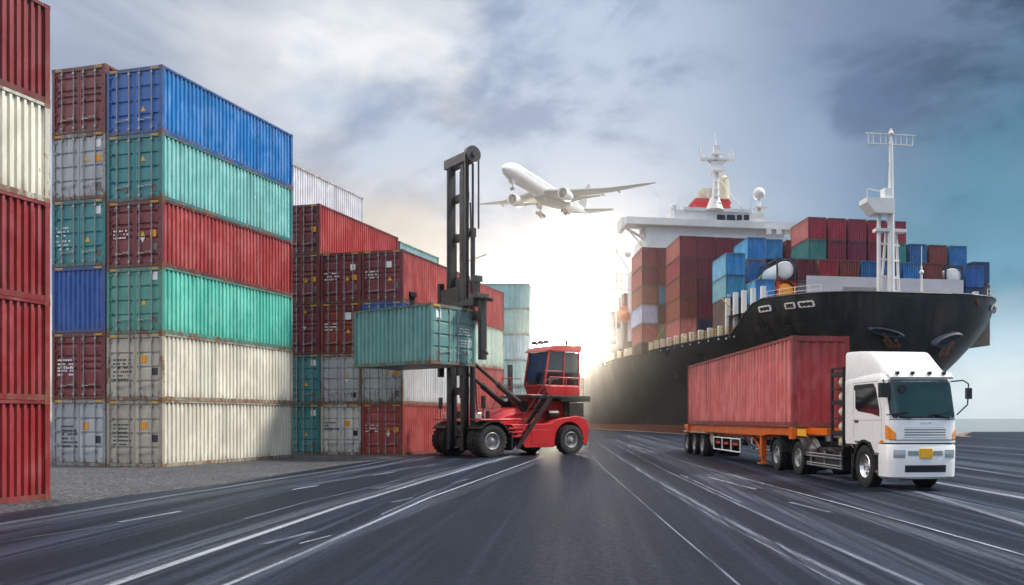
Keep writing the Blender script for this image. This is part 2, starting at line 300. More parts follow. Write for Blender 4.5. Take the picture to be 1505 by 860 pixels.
# ------------------------------------------------------------------ mesh builder
class MB:
    def __init__(self): self.v = []; self.f = []
    def add(self, vs, fs):
        o = len(self.v); self.v += [tuple(q) for q in vs]; self.f += [tuple(i + o for i in f) for f in fs]; return self
    def box(self, x0, x1, y0, y1, z0, z1):
        vs = [(a, b, c_) for a in (x0, x1) for b in (y0, y1) for c_ in (z0, z1)]
        return self.add(vs, [(0, 1, 3, 2), (4, 6, 7, 5), (0, 4, 5, 1), (2, 3, 7, 6), (0, 2, 6, 4), (1, 5, 7, 3)])
    def beam(self, p, q, w, h, up=(0, 0, 1)):
        p, q = Vector(p), Vector(q); ax = (q - p).normalized(); up = Vector(up)
        if abs(ax.dot(up)) > 0.98: up = Vector((1, 0, 0))
        s = ax.cross(up).normalized(); u = s.cross(ax).normalized()
        vs = [e + s * (a * w / 2) + u * (b * h / 2) for e in (p, q) for a in (-1, 1) for b in (-1, 1)]
        return self.add(vs, [(0, 1, 3, 2), (4, 6, 7, 5), (0, 4, 5, 1), (2, 3, 7, 6), (0, 2, 6, 4), (1, 5, 7, 3)])
    def tube(self, p, q, r, r2=None, n_=10):
        p, q = Vector(p), Vector(q); r2 = r if r2 is None else r2
        ax = (q - p).normalized(); up = Vector((0, 0, 1)) if abs(ax.z) < 0.95 else Vector((1, 0, 0))
        s = ax.cross(up).normalized(); u = s.cross(ax).normalized()
        vs = []
        for e, rr in ((p, r), (q, r2)):
            for i in range(n_):
                a = 2 * math.pi * i / n_; vs.append(e + s * (math.cos(a) * rr) + u * (math.sin(a) * rr))
        fs = [(i, (i + 1) % n_, n_ + (i + 1) % n_, n_ + i) for i in range(n_)]
        fs += [tuple(range(n_))[::-1], tuple(range(n_, 2 * n_))]
        return self.add(vs, fs)
    def path(self, pts, r, n_=8):
        for a, b in zip(pts, pts[1:]): self.tube(a, b, r, None, n_)
        return self
    def revolve(self, prof, o, axis='y', n_=32, a0=0.0, a1=None):
        """prof: (along axis, radius) pairs"""
        full = a1 is None; a1 = 2 * math.pi if full else a1
        o = Vector(o); k = n_ if full else n_ + 1; vs = []
        for t, r in prof:
            for i in range(k):
                a = a0 + (a1 - a0) * i / n_; ca, sa = math.cos(a) * r, math.sin(a) * r
                vs.append(o + Vector({'x': (t, ca, sa), 'y': (ca, t, sa), 'z': (ca, sa, t)}[axis]))
        fs = []
        for j in range(len(prof) - 1):
            for i in range(n_):
                i2 = (i + 1) % k; fs.append((j * k + i, j * k + i2, (j + 1) * k + i2, (j + 1) * k + i))
        return self.add(vs, fs)
    def prism(self, pts, axis, lo, hi):
        mk = {'y': lambda a, b, t: (a, t, b), 'x': lambda a, b, t: (t, a, b), 'z': lambda a, b, t: (a, b, t)}[axis]
        k = len(pts); vs = [mk(a, b, lo) for a, b in pts] + [mk(a, b, hi) for a, b in pts]
        fs = [(i, (i + 1) % k, k + (i + 1) % k, k + i) for i in range(k)] + [tuple(range(k))[::-1], tuple(range(k, 2 * k))]
        return self.add(vs, fs)
    def loft(self, rings, cap0=True, cap1=True, closed=True):
        k = len(rings[0]); vs = [q for r_ in rings for q in r_]; fs = []
        for j in range(len(rings) - 1):
            for i in range(k if closed else k - 1):
                i2 = (i + 1) % k; fs.append((j * k + i, j * k + i2, (j + 1) * k + i2, (j + 1) * k + i))
        if cap0: fs.append(tuple(range(k))[::-1])
        if cap1: fs.append(tuple(range((len(rings) - 1) * k, len(rings) * k)))
        return self.add(vs, fs)
    def ball(self, c, r, sx=1, sy=1, sz=1, n_=14):
        rings = []
        for j in range(1, n_ // 2 + 1):
            a = math.pi * j / (n_ // 2 + 1)
            rings.append([(c[0] + r * sx * math.sin(a) * math.cos(2 * math.pi * i / n_), c[1] + r * sy * math.sin(a) * math.sin(2 * math.pi * i / n_), c[2] + r * sz * math.cos(a)) for i in range(n_)])
        return self.loft(rings)
    def mesh(self, name, mat, smooth=None):
        me = bpy.data.meshes.new(name); me.from_pydata(self.v, [], self.f)
        bm = bmesh.new(); bm.from_mesh(me); bmesh.ops.recalc_face_normals(bm, faces=bm.faces); bm.to_mesh(me); bm.free()
        if smooth: me.shade_smooth(); me.set_sharp_from_angle(angle=R(smooth))
        if mat: me.materials.append(mat)
        return me
    def build(self, name, mat, parent=None, smooth=None, bevel=None, seg=2):
        o = put(name, self.mesh(name, mat, smooth), parent)
        if bevel:
            b = o.modifiers.new('bevel', 'BEVEL'); b.width = bevel; b.segments = seg; b.limit_method = 'ANGLE'; b.angle_limit = R(40)
            if smooth is None: o.data.shade_smooth(); b.harden_normals = True
        return o

def put(name, me, parent=None, color=None, rust=None):
    o = bpy.data.objects.new(name, me); COL.objects.link(o)
    if parent is not None: o.parent = parent
    if color is not None: o.color = (*color, 1)
    if rust is not None: o['rust'] = float(rust)
    return o
def thing(name, label, cat, loc=(0, 0, 0), rotz=0.0, group=None):
    o = bpy.data.objects.new(name, None); COL.objects.link(o); o.empty_display_size = 0.3
    o.location = loc; o.rotation_euler = (0, 0, rotz); o['label'] = label; o['category'] = cat
    if group: o['group'] = group
    return o
def struct(o, kind='structure'): o['kind'] = kind; return o
def P(px, py, z=None):
    """ground point seen at a pixel, or the point at depth z seen there"""
    if z is None: z = CAMH * F / (py - PY)
    return Vector(((px - PX) * z / F, z, CAMH + (PY - py) * z / F))

# ------------------------------------------------------------------ setting: quay, road, gravel, water
SD = R(9.0); STX, STY = 36.6, 99.0               # ship: heading and the point of its stem
def ship_pt(a, y_): return (STX + a * math.cos(SD) - y_ * math.sin(SD), STY + a * math.sin(SD) + y_ * math.cos(SD))
q1 = ship_pt(-29, 62); q2 = ship_pt(-29, 420)
quay = [(-900, -300), (900, -300), (900, 128), (56, 128), (42.5, 100), (41, 94), (13.0, 92), (10.5, 106), (5.0, 130), q1, q2, (-900, 640)]
MB().prism(quay, 'z', -5.0, 0.0).build('ground', M['asphalt'])
struct(bpy.data.objects['ground'])
# quay wall facing
mb = MB()
for a, b in zip(quay[2:10], quay[3:11]):
    mb.beam((a[0], a[1], -0.15), (b[0], b[1], -0.15), 0.9, 0.34)
struct(mb.build('quay_edge', M['concrete']))
mb = MB(); mb.add([(-9000, -9000, -3), (9000, -9000, -3), (9000, 9000, -3), (-9000, 9000, -3)], [(0, 1, 2, 3)])
struct(mb.build('water', M['water']))
gp = [(-60, 3), (-13.9, 3), (-13.6, 14)]
edge = [(0, 756), (60, 747), (120, 739), (186, 729), (260, 720), (332, 711), (420, 697), (500, 684), (560, 677), (600, 670)]
for i, (a, b) in enumerate(edge):
    q = P(a, b); gp.append((q.x + random.uniform(-.06, .06), q.y))
gp += [(-11.3, 60), (-9, 110), (-60, 110)]
mb = MB(); mb.add([(a, b, 0.004) for a, b in gp], [tuple(range(len(gp)))])
struct(mb.build('gravel_verge', M['gravel']), 'stuff')

def road_line(pts, w, mat, z, left=0.85):
    q = [P(*p_) for p_ in pts]; mb = MB()
    vs = []; fs = []
    for i, c_ in enumerate(q):
        t = (q[min(i + 1, len(q) - 1)] - q[max(i - 1, 0)]); t.z = 0; t.normalize(); s = Vector((t.y, -t.x, 0))
        vs += [(c_.x - s.x * w / 2, c_.y - s.y * w / 2, z), (c_.x + s.x * w / 2, c_.y + s.y * w / 2, z)]
    for i in range(len(q) - 1): fs.append((2 * i, 2 * i + 1, 2 * i + 3, 2 * i + 2))
    mb.add(vs, fs); o = struct(mb.build('road_marking', mat)); uv = o.data.uv_layers.new(name='across')
    for lp in o.data.loops: uv.data[lp.index].uv = (lp.vertex_index % 2, 0)
    o["paint_left"] = left; return mb
LW, L_ = M['line_worn'], M['line']
marks = [
    ([(-60, 781), (250, 729), (500, 690), (640, 664)], .34, LW), ([(175, 768), (265, 752)], .13, L_), ([(430, 720), (468, 714)], .13, L_),
    ([(548, 699), (580, 694)], .13, L_), ([(-60, 806), (175, 771)], .07, LW),
    ([(100, 883), (165, 860), (500, 745), (640, 703), (770, 665)], .20, L_), ([(390, 800), (460, 782)], .17, LW), ([(575, 739), (608, 732)], .16, LW), ([(664, 711), (690, 704)], .14, LW),
    ([(270, 889), (335, 860), (450, 812), (629, 733), (794, 673)], .11, L_), ([(440, 800), (486, 788)], .06, L_),
    ([(360, 763), (450, 739), (659, 689), (720, 676)], .07, LW), ([(560, 757), (640, 721)], .08, LW),
    ([(1130, 898), (1085, 860), (985, 775), (885, 687), (862, 662)], .05, LW),
    ([(1330, 897), (1263, 860), (1085, 774), (959, 704), (880, 653)], .13, LW), ([(1235, 860), (1075, 776), (950, 705)], .05, LW),
    ([(1430, 897), (1350, 860), (1154, 774), (980, 693), (895, 648)], .13, LW), ([(1090, 740), (1000, 698)], .05, L_),
    ([(1580, 843), (1505, 817), (1242, 743), (1041, 690), (930, 655)], .08, L_),
    ([(1161, 739), (1220, 754)], .18, LW), ([(1041, 702), (1111, 720)], .12, L_),
    ([(1600, 803), (1505, 772), (1329, 717.5), (1240, 695)], .26, LW), ([(1600, 752), (1505, 733), (1372, 709)], .32, L_),
    ([(1600, 778), (1505, 758), (1340, 722)], .14, LW), ([(1600, 716), (1505, 702), (1400, 686)], .36, LW), ([(1600, 690), (1505, 681), (1400, 671)], .40, LW),
    ([(1600, 666), (1505, 661), (1400, 655)], .5, LW), ([(1000, 668), (930, 645), (890, 632)], .1, LW), ([(1010, 655), (940, 640), (892, 630)], .2, LW),
]
for i, (p_, w_, m_) in enumerate(marks): road_line(p_, w_ * 1.25, m_, 0.008 + 0.0004 * i, 0.62 if m_ is L_ else 0.45)
# broad scuffed lanes polished and dusted by lorry tyres
scuffs = [([(-60, 790), (250, 738), (640, 672)], 1.0, .30), ([(60, 880), (450, 755), (760, 668)], .9, .32), ([(250, 890), (560, 770), (800, 676)], .7, .25), ([(1700, 890), (1180, 735), (930, 650)], .8, .30), ([(1500, 890), (1160, 755), (920, 655)], .6, .25),
          ([(1280, 880), (1050, 760), (900, 665)], .6, .25), ([(1600, 745), (1420, 716), (1240, 690)], .9, .42), ([(1600, 785), (1330, 725), (1150, 690)], .9, .35), ([(1600, 709), (1500, 694), (1400, 681)], 1.0, .40), ([(1600, 728), (1500, 714), (1390, 697)], .6, .40), ([(430, 718), (640, 683)], .8, .3), ([(560, 720), (760, 671)], .9, .4), ([(1110, 720), (960, 668), (900, 646)], 1.2, .4), ([(1000, 662), (920, 640)], 1.6, .4)]
for i, (p_, w_, l_) in enumerate(scuffs): road_line(p_, w_, LW, 0.030 + 0.0004 * i, l_ * 0.55)

# ------------------------------------------------------------------ harbour haze
hm = bpy.data.materials.new('haze'); hm.use_nodes = True; g = N(hm.node_tree); hm.cycles.homogeneous_volume = True
pv = g.new('ShaderNodeVolumePrincipled'); pv.inputs['Color'].default_value = (0.97, 0.95, 0.92, 1); pv.inputs['Density'].default_value = 0.0010; pv.inputs['Anisotropy'].default_value = 0.968
g.t.links.new(pv.outputs[0], g.new('ShaderNodeOutputMaterial').inputs['Volume'])
hz = MB().box(-300, 300, -40, 420, -6.5, 100).build('haze', hm); hz['kind'] = 'stuff'

# ------------------------------------------------------------------ containers
CACHE = {}
def corr(mb, L, y, z0, z1, pitch, depth, x0, x1, sgn):
    """corrugated wall along x at y, bending inwards"""
    pr = []; k = max(2, round((x1 - x0) / pitch)); p = (x1 - x0) / k
    for i in range(k):
        a = x0 + i * p
        pr += [(a, 0), (a + p * .36, 0), (a + p * .5, 1), (a + p * .86, 1)]
    pr.append((x1, 0))
    vs = []; fs = []
    for t, dd in pr: vs += [(t, y - sgn * depth * dd, z0), (t, y - sgn * depth * dd, z1)]
    for i in range(len(pr) - 1): fs.append((2 * i, 2 * i + 2, 2 * i + 3, 2 * i + 1))
    mb.add(vs, fs)
def container_meshes(L, Wd, H, pitch, style, detail):
    key = (round(L, 2), round(Wd, 2), round(H, 2), round(pitch, 3), style, detail)
    if key in CACHE: return CACHE[key]
    hw = Wd / 2; c_ = {}; s = H / 2.88; P_ = M['paint']
    mb = MB(); pw = .15 * s
    for xx in (0, L - pw):
        for sg in (-1, 1):
            mb.box(xx, xx + pw, sg * hw - (pw if sg > 0 else 0), sg * hw + (0 if sg > 0 else pw), 0.003, H - .003)
    for sg in (-1, 1):
        a, b = (hw - .07 * s, hw - .004) if sg > 0 else (-hw + .004, -hw + .07 * s)
        mb.box(pw, L - pw, a, b, 0.006, .17 * s); mb.box(pw, L - pw, a, b, H - .10 * s, H - .006)
    for xx in (0.004, L - .11):
        mb.box(xx, xx + .106, -hw + pw, hw - pw, 0.012, .15 * s); mb.box(xx, xx + .106, -hw + pw, hw - pw, H - .17 * s, H - .008)
    c_['frame'] = mb.mesh('frame', P_)
    for sg in (-1, 1):
        mb = MB(); corr(mb, L, sg * (hw - .025), .165 * s, H - .095 * s, pitch, .066 * max(1, pitch / .30), pw - .01, L - pw + .01, sg); c_['side%d' % sg] = mb.mesh('side_panel', P_)
    mb = MB(); mb.box(.05, L - .05, -hw + .05, hw - .05, H - .045, H - .02); c_['roof'] = mb.mesh('roof_panel', P_)
    mb = MB(); mb.box(.05, L - .05, -hw + .075, hw - .075, .004, .10); c_['base'] = mb.mesh('floor_panel', P_)
    # corrugated end wall at the far end (or at both ends where there are no doors)
    def endwall(xx, sgn):
        k = max(5, round(Wd / pitch * .8)); p = (Wd - 2 * pw) / k; pr = []; mb = MB()
        for i in range(k):
            a = -hw + pw + i * p; pr += [(a, 0), (a + p * .27, 0), (a + p * .5, 1), (a + p * .77, 1)]
        pr.append((hw - pw, 0)); vs = []; fs = []
        ed = .045 if detail else .12
        for t, dd in pr: vs += [(xx + sgn * ed * dd, t, .145 * s), (xx + sgn * ed * dd, t, H - .165 * s)]
        for i in range(len(pr) - 1): fs.append((2 * i, 2 * i + 2, 2 * i + 3, 2 * i + 1))
        mb.add(vs, fs); return mb.mesh('end_panel', P_)
    c_['end'] = endwall(L - .03, -1)
    if style == 'blank': c_['end0'] = endwall(.03, 1)
    cs = .18 * s
    if detail:
        for nm, xx, yy, zz_ in [('c%d' % i, q[0], q[1], q[2]) for i, q in enumerate([(-.006, a, b) for a in (-1, 1) for b in (0, 1)] + [(L - cs + .006, -1, 0), (L - cs + .006, -1, 1)])]:
            mb = MB(); y0 = -hw - .006 if yy < 0 else hw + .006 - cs
            z0 = -.004 if not zz_ else H + .004 - cs * .72
            mb.box(xx, xx + cs, y0, y0 + cs, z0, z0 + cs * .72); c_[nm] = mb.mesh('corner_casting', P_)
    if style in ('beam', 'rib'):
        zb, zt = .165 * s, H - .185 * s; gap = .012
        for sg, nm in ((1, 'doorL'), (-1, 'doorR')):
            y0, y1 = (gap, hw - pw - .01) if sg > 0 else (-hw + pw + .01, -gap)
            h = zt - zb
            if style == 'beam': cuts = [(.26, .05), (.50, .05), (.74, .05)]
            else: cuts = [(.12, .075), (.44, .07), (.56, .07), (.66, .07), (.87, .075)]
            if style == 'beam': cuts = [(a, b) for a, b in cuts]
            prof = [(0, 0)]
            for a, b in sorted(cuts): prof += [(a - b * .5, 0), (a - b * .2, 1), (a + b * .2, 1), (a + b * .5, 0)]
            prof.append((1, 0)); yw = y1 - y0
            cols_ = [(0, 0), (.07, 0), (.085, 1), (.915, 1), (.93, 0), (1, 0)]
            vs = []; fs = []; nc = len(cols_)
            for a, da in prof:
                for b, db in cols_: vs.append((.045 + .045 * da * db, y0 + yw * b, zb + h * a))
            for i in range(len(prof) - 1):
                for j in range(nc - 1): fs.append((i * nc + j, i * nc + j + 1, (i + 1) * nc + j + 1, (i + 1) * nc + j))
            mb = MB(); mb.add(vs, fs); mb.box(.10, .13, y0, y1, zb, zt)
            mb.box(.047, .11, y0, y0 + .01, zb, zt); mb.box(.047, .11, y1 - .01, y1, zb, zt); c_[nm] = mb.mesh('door', P_)
            for k, t in enumerate((.30, .80) if sg > 0 else (.20, .70)):
                yy = y0 + yw * (1 - t if sg > 0 else 1 - t); mb = MB()
                mb.tube((.0, yy, .05 * s), (.0, yy, H - .06 * s), .021 * s, None, 8)
                for q in (.03, .97): mb.box(-.03, .05, yy - .05, yy + .05, zb + h * q - .05, zb + h * q + .05)
                for q in (.26, .5, .74): mb.box(-.012, .05, yy - .035, yy + .035, zb + h * q - .025, zb + h * q + .025)
                hz = .17 + .02 * k
                mb.box(-.045, -.015, yy - (.30 if k == 0 else .02), yy + (.02 if k == 0 else .30), zb + h * hz - .018, zb + h * hz + .018)
                mb.box(-.04, .05, yy - .04, yy + .04, zb + h * hz - .07, zb + h * hz + .07)
                c_[nm + 'rod%d' % k] = mb.mesh('lock_rod', M['rod'])
            # hinges along the outer edge
            mb = MB(); ye = y1 if sg > 0 else y0; mb.box(.03, .05, min(ye, ye + sg * .02), max(ye, ye + sg * .02), zb + .02, zt - .02)
            for q in (.07, .30, .53, .76, .95): mb.tube((.02, ye + sg * .03, zb + h * q - .09), (.02, ye + sg * .03, zb + h * q + .09), .03, None, 8); mb.box(.01, .05, min(ye - sg * .09, ye + sg * .03), max(ye - sg * .09, ye + sg * .03), zb + h * q - .05, zb + h * q + .05)
            c_[nm + 'hinge'] = mb.mesh('hinge', P_)
        mb = MB(); mb.box(.05, .10, -gap, gap, zb, zt); mb.box(.06, .11, -hw + pw, hw - pw, zt, H - .168 * s); c_['gasket'] = mb.mesh('door_gasket', M['gasket'])
    mb = MB()
    for sg in (-1, 1):
        for k in range(5):
            a = sg * (hw - .22 - k * .085); mb.prism([(a - .028, H - .125 * s), (a + .02, H - .125 * s), (a + .042, H - .04 * s), (a - .006, H - .04 * s)], 'x', -.004, .003)
    c_['haz'] = mb.mesh('hazard_stripes', M['yellow'])
    CACHE[key] = c_
    return c_
LABCACHE = {}
def sticker(kind, L, Wd, H, u, v, big=1.0, seed=0):
    key = (kind, round(L, 2), round(Wd, 2), round(H, 2), u, v, big, seed if kind.startswith('code') else 0)
    if key in LABCACHE: return LABCACHE[key]
    hw = Wd / 2; yy = hw - u * Wd; zz_ = H * (1 - v); s = H / 2.88 * big; mb = MB(); x0, x1 = .030, .0445
    mt, nm = {'tri': ('yellow', 'warning_triangle'), 'inv': ('white_lab', 'warning_triangle'), 'orange': ('orange_lab', 'caution_label'), 'white': ('white_lab', 'white_label'),
              'dark': ('dark_lab', 'dark_label'), 'plate': ('grey_lab', 'data_plate'), 'code': ('white_lab', 'code_lettering'), 'codedark': ('dark_lab', 'code_lettering')}[kind]
    if kind in ('tri', 'inv'):
        r = .13 * s; sg = 1 if kind == 'tri' else -1
        mb.prism([(yy - r, zz_ - sg * r * .8), (yy + r, zz_ - sg * r * .8), (yy, zz_ + sg * r)], 'x', x0, x1)
    elif kind in ('code', 'codedark'):
        rr = random.Random(int(u * 100) + int(v * 1000) + seed)
        for row in range(3):
            a = yy + .42 * s
            while a > yy - .42 * s:
                w = rr.choice((.05, .07, .10, .13)) * s
                if rr.random() < .72: mb.box(x0 + .006, x1 - .002, a - w, a, zz_ - row * .17 * s, zz_ - row * .17 * s + .075 * s)
                a -= w + .035 * s
    else:
        w, h = {'orange': (.15, .15), 'white': (.16, .17), 'dark': (.14, .15), 'plate': (.10, .14)}[kind]
        mb.box(x0, x1, yy - w * s, yy + w * s, zz_ - h * s, zz_ + h * s)
    LABCACHE[key] = (nm, mb.mesh(nm, M[mt])); return LABCACHE[key]

def container(loc, rotz, color, label, group, L=9.0, Wd=2.36, H=2.88, pitch=.24, style='beam', side=None, rust=.2, marks=(), detail=True, siderust=None, slim=False):
    c_ = container_meshes(L, Wd, H, pitch, style, detail)
    t = thing('shipping_container', label, 'container', loc, rotz, group)
    side = side or color; fr = tuple(q * .72 for q in color); sr = rust if siderust is None else siderust
    put('frame', c_['frame'], t, fr, rust + .35)
    for k in (-1, 1): put('side_panel', c_['side%d' % k], t, side, sr)
    put('roof_panel', c_['roof'], t, side, sr); put('floor_panel', c_['base'], t, fr, rust); put('end_panel', c_['end'], t, color, rust)
    if style == 'blank': put('end_panel', c_['end0'], t, color, rust)
    for k in range(6):
        if 'c%d' % k in c_: put('corner_casting', c_['c%d' % k], t, fr, rust + .75)
    if style != 'blank':
        doors = {}
        for nm in ('doorL', 'doorR'):
            dd = doors[nm] = put('door', c_[nm], t, color, rust)
            if not slim:
                for k in (0, 1): put('lock_rod', c_[nm + 'rod%d' % k], dd)
                put('hinge', c_[nm + 'hinge'], dd, fr, rust + .3)
        put('door_gasket', c_['gasket'], t)
        for mk in marks:
            nm, me = sticker(mk[0], L, Wd, H, mk[1], mk[2], mk[3] if len(mk) > 3 else 1.0, sum(map(ord, label)))
            put(nm, me, doors['doorL' if mk[1] < .5 else 'doorR'])
    if detail and not slim: put('hazard_stripes', c_['haz'], t)
    return t

# paint colours (base colours, linear); paler side tones are fading plus painted-in light
DKRED, RED, RED_LIT = (.175, .020, .028), (.36, .042, .040), (.46, .085, .072)
BLUE, TEAL, LTEAL = (.006, .115, .42), (.030, .23, .245), (.20, .50, .47)
GREEN, GREY, BEIGE, CREAM = (.08, .33, .26), (.41, .43, .45), (.46, .42, .33), (.68, .65, .54)
GREEN_LIT, WHITE, BROWN, ROYAL = (.10, .50, .39), (.66, .68, .68), (.24, .055, .035), (.004, .080, .34)
TH = math.atan2(300, 1200); U = Vector((math.sin(TH), math.cos(TH))); V = Vector((-math.cos(TH), math.sin(TH))); ROT = math.pi / 2 - TH
def stack_at(corner, colk, k, Wd=2.90, pc=2.97, H=2.88, fwd=0.0):
    q = Vector(corner) + V * (Wd / 2 + colk * pc) + U * fwd
    return (q.x, q.y, k * H)
G1 = 'containers in the tall corner stack'
C1 = (-19.3, 35.0)
COLB = [
    (BEIGE, CREAM, 'beam', .25, 'beige container with cream long side, bottom of the six-high corner stack', [('orange', .66, .38), ('dark', .86, .57), ('codedark', .25, .38), ('codedark', .25, .56)]),
    (BEIGE, CREAM, 'beam', .30, 'beige container with rust-stained left door, second from the ground in the corner stack', [('orange', .66, .38), ('dark', .86, .57), ('codedark', .25, .40), ('codedark', .25, .58)]),
    (GREEN, GREEN_LIT, 'beam', .22, 'green container with mint long side and square white door label', [('white', .85, .14), ('tri', .66, .53), ('plate', .86, .79)]),
    (DKRED, RED, 'rib', .10, 'dark red container with white codes above the green one', [('code', .24, .45, .9), ('tri', .64, .50), ('inv', .64, .59), ('orange', .83, .50), ('plate', .87, .70)]),
    (TEAL, LTEAL, 'beam', .22, 'teal container directly under the bright blue one', [('tri', .65, .37), ('plate', .85, .82), ('plate', .33, .82)]),
    (BLUE, (.010, .19, .50), 'beam', .05, 'bright blue container on top of the corner stack', [('tri', .65, .63)]),
]
for k, (col, sd, st, ru, lab, mk) in enumerate(COLB):
    container(stack_at(C1, 0, k), ROT, col, lab, G1, Wd=2.90, style=st, side=sd, rust=ru, marks=mk, siderust=ru * .5)
COLA = [
    (GREY, 'beam', .25, 'light grey container with a blue door square at the bottom of its column', [('orange', .62, .40), ('dark', .85, .60), ('codedark', .30, .42), ('codedark', .3, .6)]),
    (DKRED, 'rib', .15, 'dark red ribbed container standing on the light grey one', [('code', .24, .42), ('code', .24, .52)]),
    (ROYAL, 'blank', .0, 'royal blue container showing its corrugated end without doors', []),
    (TEAL, 'beam', .15, 'teal container with white codes on its left door, above the doorless blue end', [('white', .85, .17), ('tri', .66, .60), ('plate', .86, .80), ('code', .15, .42), ('code', .15, .62)]),
    (GREY, 'beam', .45, 'rust-streaked grey container with orange and white door labels', [('orange', .85, .39), ('white', .85, .17), ('tri', .64, .39), ('plate', .86, .82, 1.4)]),
    (DKRED, 'rib', .10, 'dark red container without labels, beside the bright blue one at the top', []),
]
for k, (col, st, ru, lab, mk) in enumerate(COLA):
    container(stack_at(C1, 1, k, H=2.94), ROT, col, lab, G1, Wd=2.90, H=2.94, style=st, rust=ru, marks=mk)

G2 = 'containers in the second row of stacks'
C2 = (-11.86, 46.2)
ROW2 = {
 0: [(RED, RED_LIT, 'rib', .1, 'red container with white codes on the ground beside the handler mast', [('code', .25, .43), ('tri', .64, .52), ('inv', .64, .60), ('orange', .83, .50), ('plate', .87, .70)]),
     (GREY, WHITE, 'beam', .55, 'rusty grey container with whitish rust-run side above the ground-level red one', [('orange', .83, .40), ('tri', .64, .40), ('plate', .86, .80, 1.3)]),
     (BLUE, BLUE, 'beam', .1, 'blue container mostly hidden behind the lifted green container', [('tri', .65, .6)]),
     (DKRED, RED_LIT, 'rib', .1, 'red container with salmon side at the top right of the second stack', [('code', .25, .42), ('white', .66, .28), ('tri', .68, .56), ('plate', .85, .70)])],
 1: [((.58, .57, .52), CREAM, 'beam', .3, 'off-white container at ground level between the teal and the red one', [('orange', .66, .38), ('dark', .86, .57), ('codedark', .25, .38)]),
     (GREY, GREY, 'beam', .5, 'blue-grey rusty container with white label, above the off-white one', [('white', .85, .15), ('tri', .64, .40), ('inv', .64, .54), ('dark', .82, .82)]),
     ((.24, .028, .020), RED, 'rib', .1, 'brick red container with a large white door label beside the hidden blue one', [('code', .25, .42), ('white', .68, .26, 1.2), ('tri', .68, .56), ('plate', .88, .70)]),
     (DKRED, RED_LIT, 'rib', .1, 'dark red container with orange label and white square, middle of the upper second-stack row', [('code', .25, .42), ('white', .80, .30), ('tri', .66, .52), ('orange', .84, .50), ('plate', .87, .70)])],
 2: [(TEAL, TEAL, 'beam', .2, 'teal container at ground level just behind the cream corner stack', [('white', .83, .17), ('tri', .64, .60), ('plate', .84, .80)]),
     (TEAL, TEAL, 'beam', .2, 'teal container stacked on the other teal one behind the corner stack', [('white', .83, .17), ('tri', .64, .60), ('plate', .84, .80, .8)]),
     ((.16, .012, .030), DKRED, 'rib', .05, 'crimson container with round white marks above the two teal ones', [('tri', .62, .14), ('inv', .60, .48), ('plate', .84, .72)]),
     (DKRED, DKRED, 'rib', .1, 'maroon container with orange label half hidden by the mint container', [('tri', .64, .52), ('orange', .84, .50), ('plate', .87, .70)]),
     (DKRED, RED, 'rib', .1, 'red container alone on the fifth tier of the second stack', [('orange', .84, .50), ('plate', .84, .72)])],
 3: [(c_, c_, 'beam', .2, l_, []) for c_, l_ in ((GREY, 'grey container hidden at the foot of the white-topped column'), (TEAL, 'teal container hidden second in the white-topped column'), (DKRED, 'dark red container hidden third in the white-topped column'),
     (BEIGE, 'beige container hidden fourth in the white-topped column'), (BLUE, 'blue container hidden right under the topmost white one'))] +
    [(WHITE, (.62, .66, .70), 'beam', .1, 'white container on the highest tier behind the bright blue one', [])],
}
for ck, lst in ROW2.items():
    for k, (col, sd, st, ru, lab, mk) in enumerate(lst):
        container(stack_at(C2, ck, k, 2.60, 2.66, 2.92), ROT, col, lab, G2, L=9.2, Wd=2.60, H=2.92, style=st, side=sd, rust=ru, marks=mk, siderust=ru * .7)
G3 = 'short containers behind the handler'
for ck, lst in {0: [(RED, RED_LIT, 'red short container low behind the handler hood'), ((.42, .06, .05), RED_LIT, 'red short container under the pale green one behind the mast'), ((.50, .58, .50), (.55, .66, .56), 'pale green scuffed short container behind the mast'), (RED, (.46, .07, .065), 'red short container on top of the pale green one')],
                2: [(GREY, GREY, 'grey short container hidden at the base behind the mast'), (TEAL, TEAL, 'dark teal short container hidden behind the mast'), (RED, RED, 'red short container hidden below the light teal top one'), (DKRED, DKRED, 'maroon short container hidden just under the light teal top one'), (LTEAL, (.30, .55, .54), 'light teal short container peeking over the salmon one')]}.items():
    for k, (col, sd, lab) in enumerate(lst):
        container(stack_at(C2, ck, k, 2.60, 2.66, fwd=9.45), ROT, col, lab, G3, L=6.0, Wd=2.60, side=sd, rust=.3, slim=True)
G4 = 'broadside containers in the far column'
for k, (col, lab) in enumerate([((.10, .38, .38), 'teal broadside container at the base of the far column'), ((.30, .45, .44), 'grey-green broadside container second in the far column'), ((.30, .55, .52), 'pale green broadside container third from the bottom in the far column'),
                                ((.38, .62, .66), 'pale blue broadside container fourth in the far column'), ((.36, .60, .54), 'pale mint broadside container just below the top of the far column'), ((.26, .55, .56), 'light teal broadside container on top of the far column')]):
    container((-9.4, 93.2, k * 2.88), math.pi, col, lab, G4, L=12.0, rust=.2, slim=True, pitch=.32)
G5 = 'containers in the foreground stack'
C0 = Vector((-14.6, 21.2)) - U * 11.8
FR = (.26, .020, .022)
for k, (col, lab) in enumerate([(FR, 'red container at ground level in the cropped foreground stack'), (FR, 'red container second from the ground in the cropped foreground stack'), ((.25, .020, .024), 'red container under the cream one in the foreground stack'),
                                (CREAM, 'cream container between red ones in the foreground stack'), ((.20, .015, .020), 'dark red container above the cream one, cropped by the frame top')]):
    container(stack_at(C0, 0, k, 2.36, 2.42, H=2.56), ROT, col, lab, G5, L=11.8, H=2.56, pitch=.19, rust=.08 if k != 3 else .35)

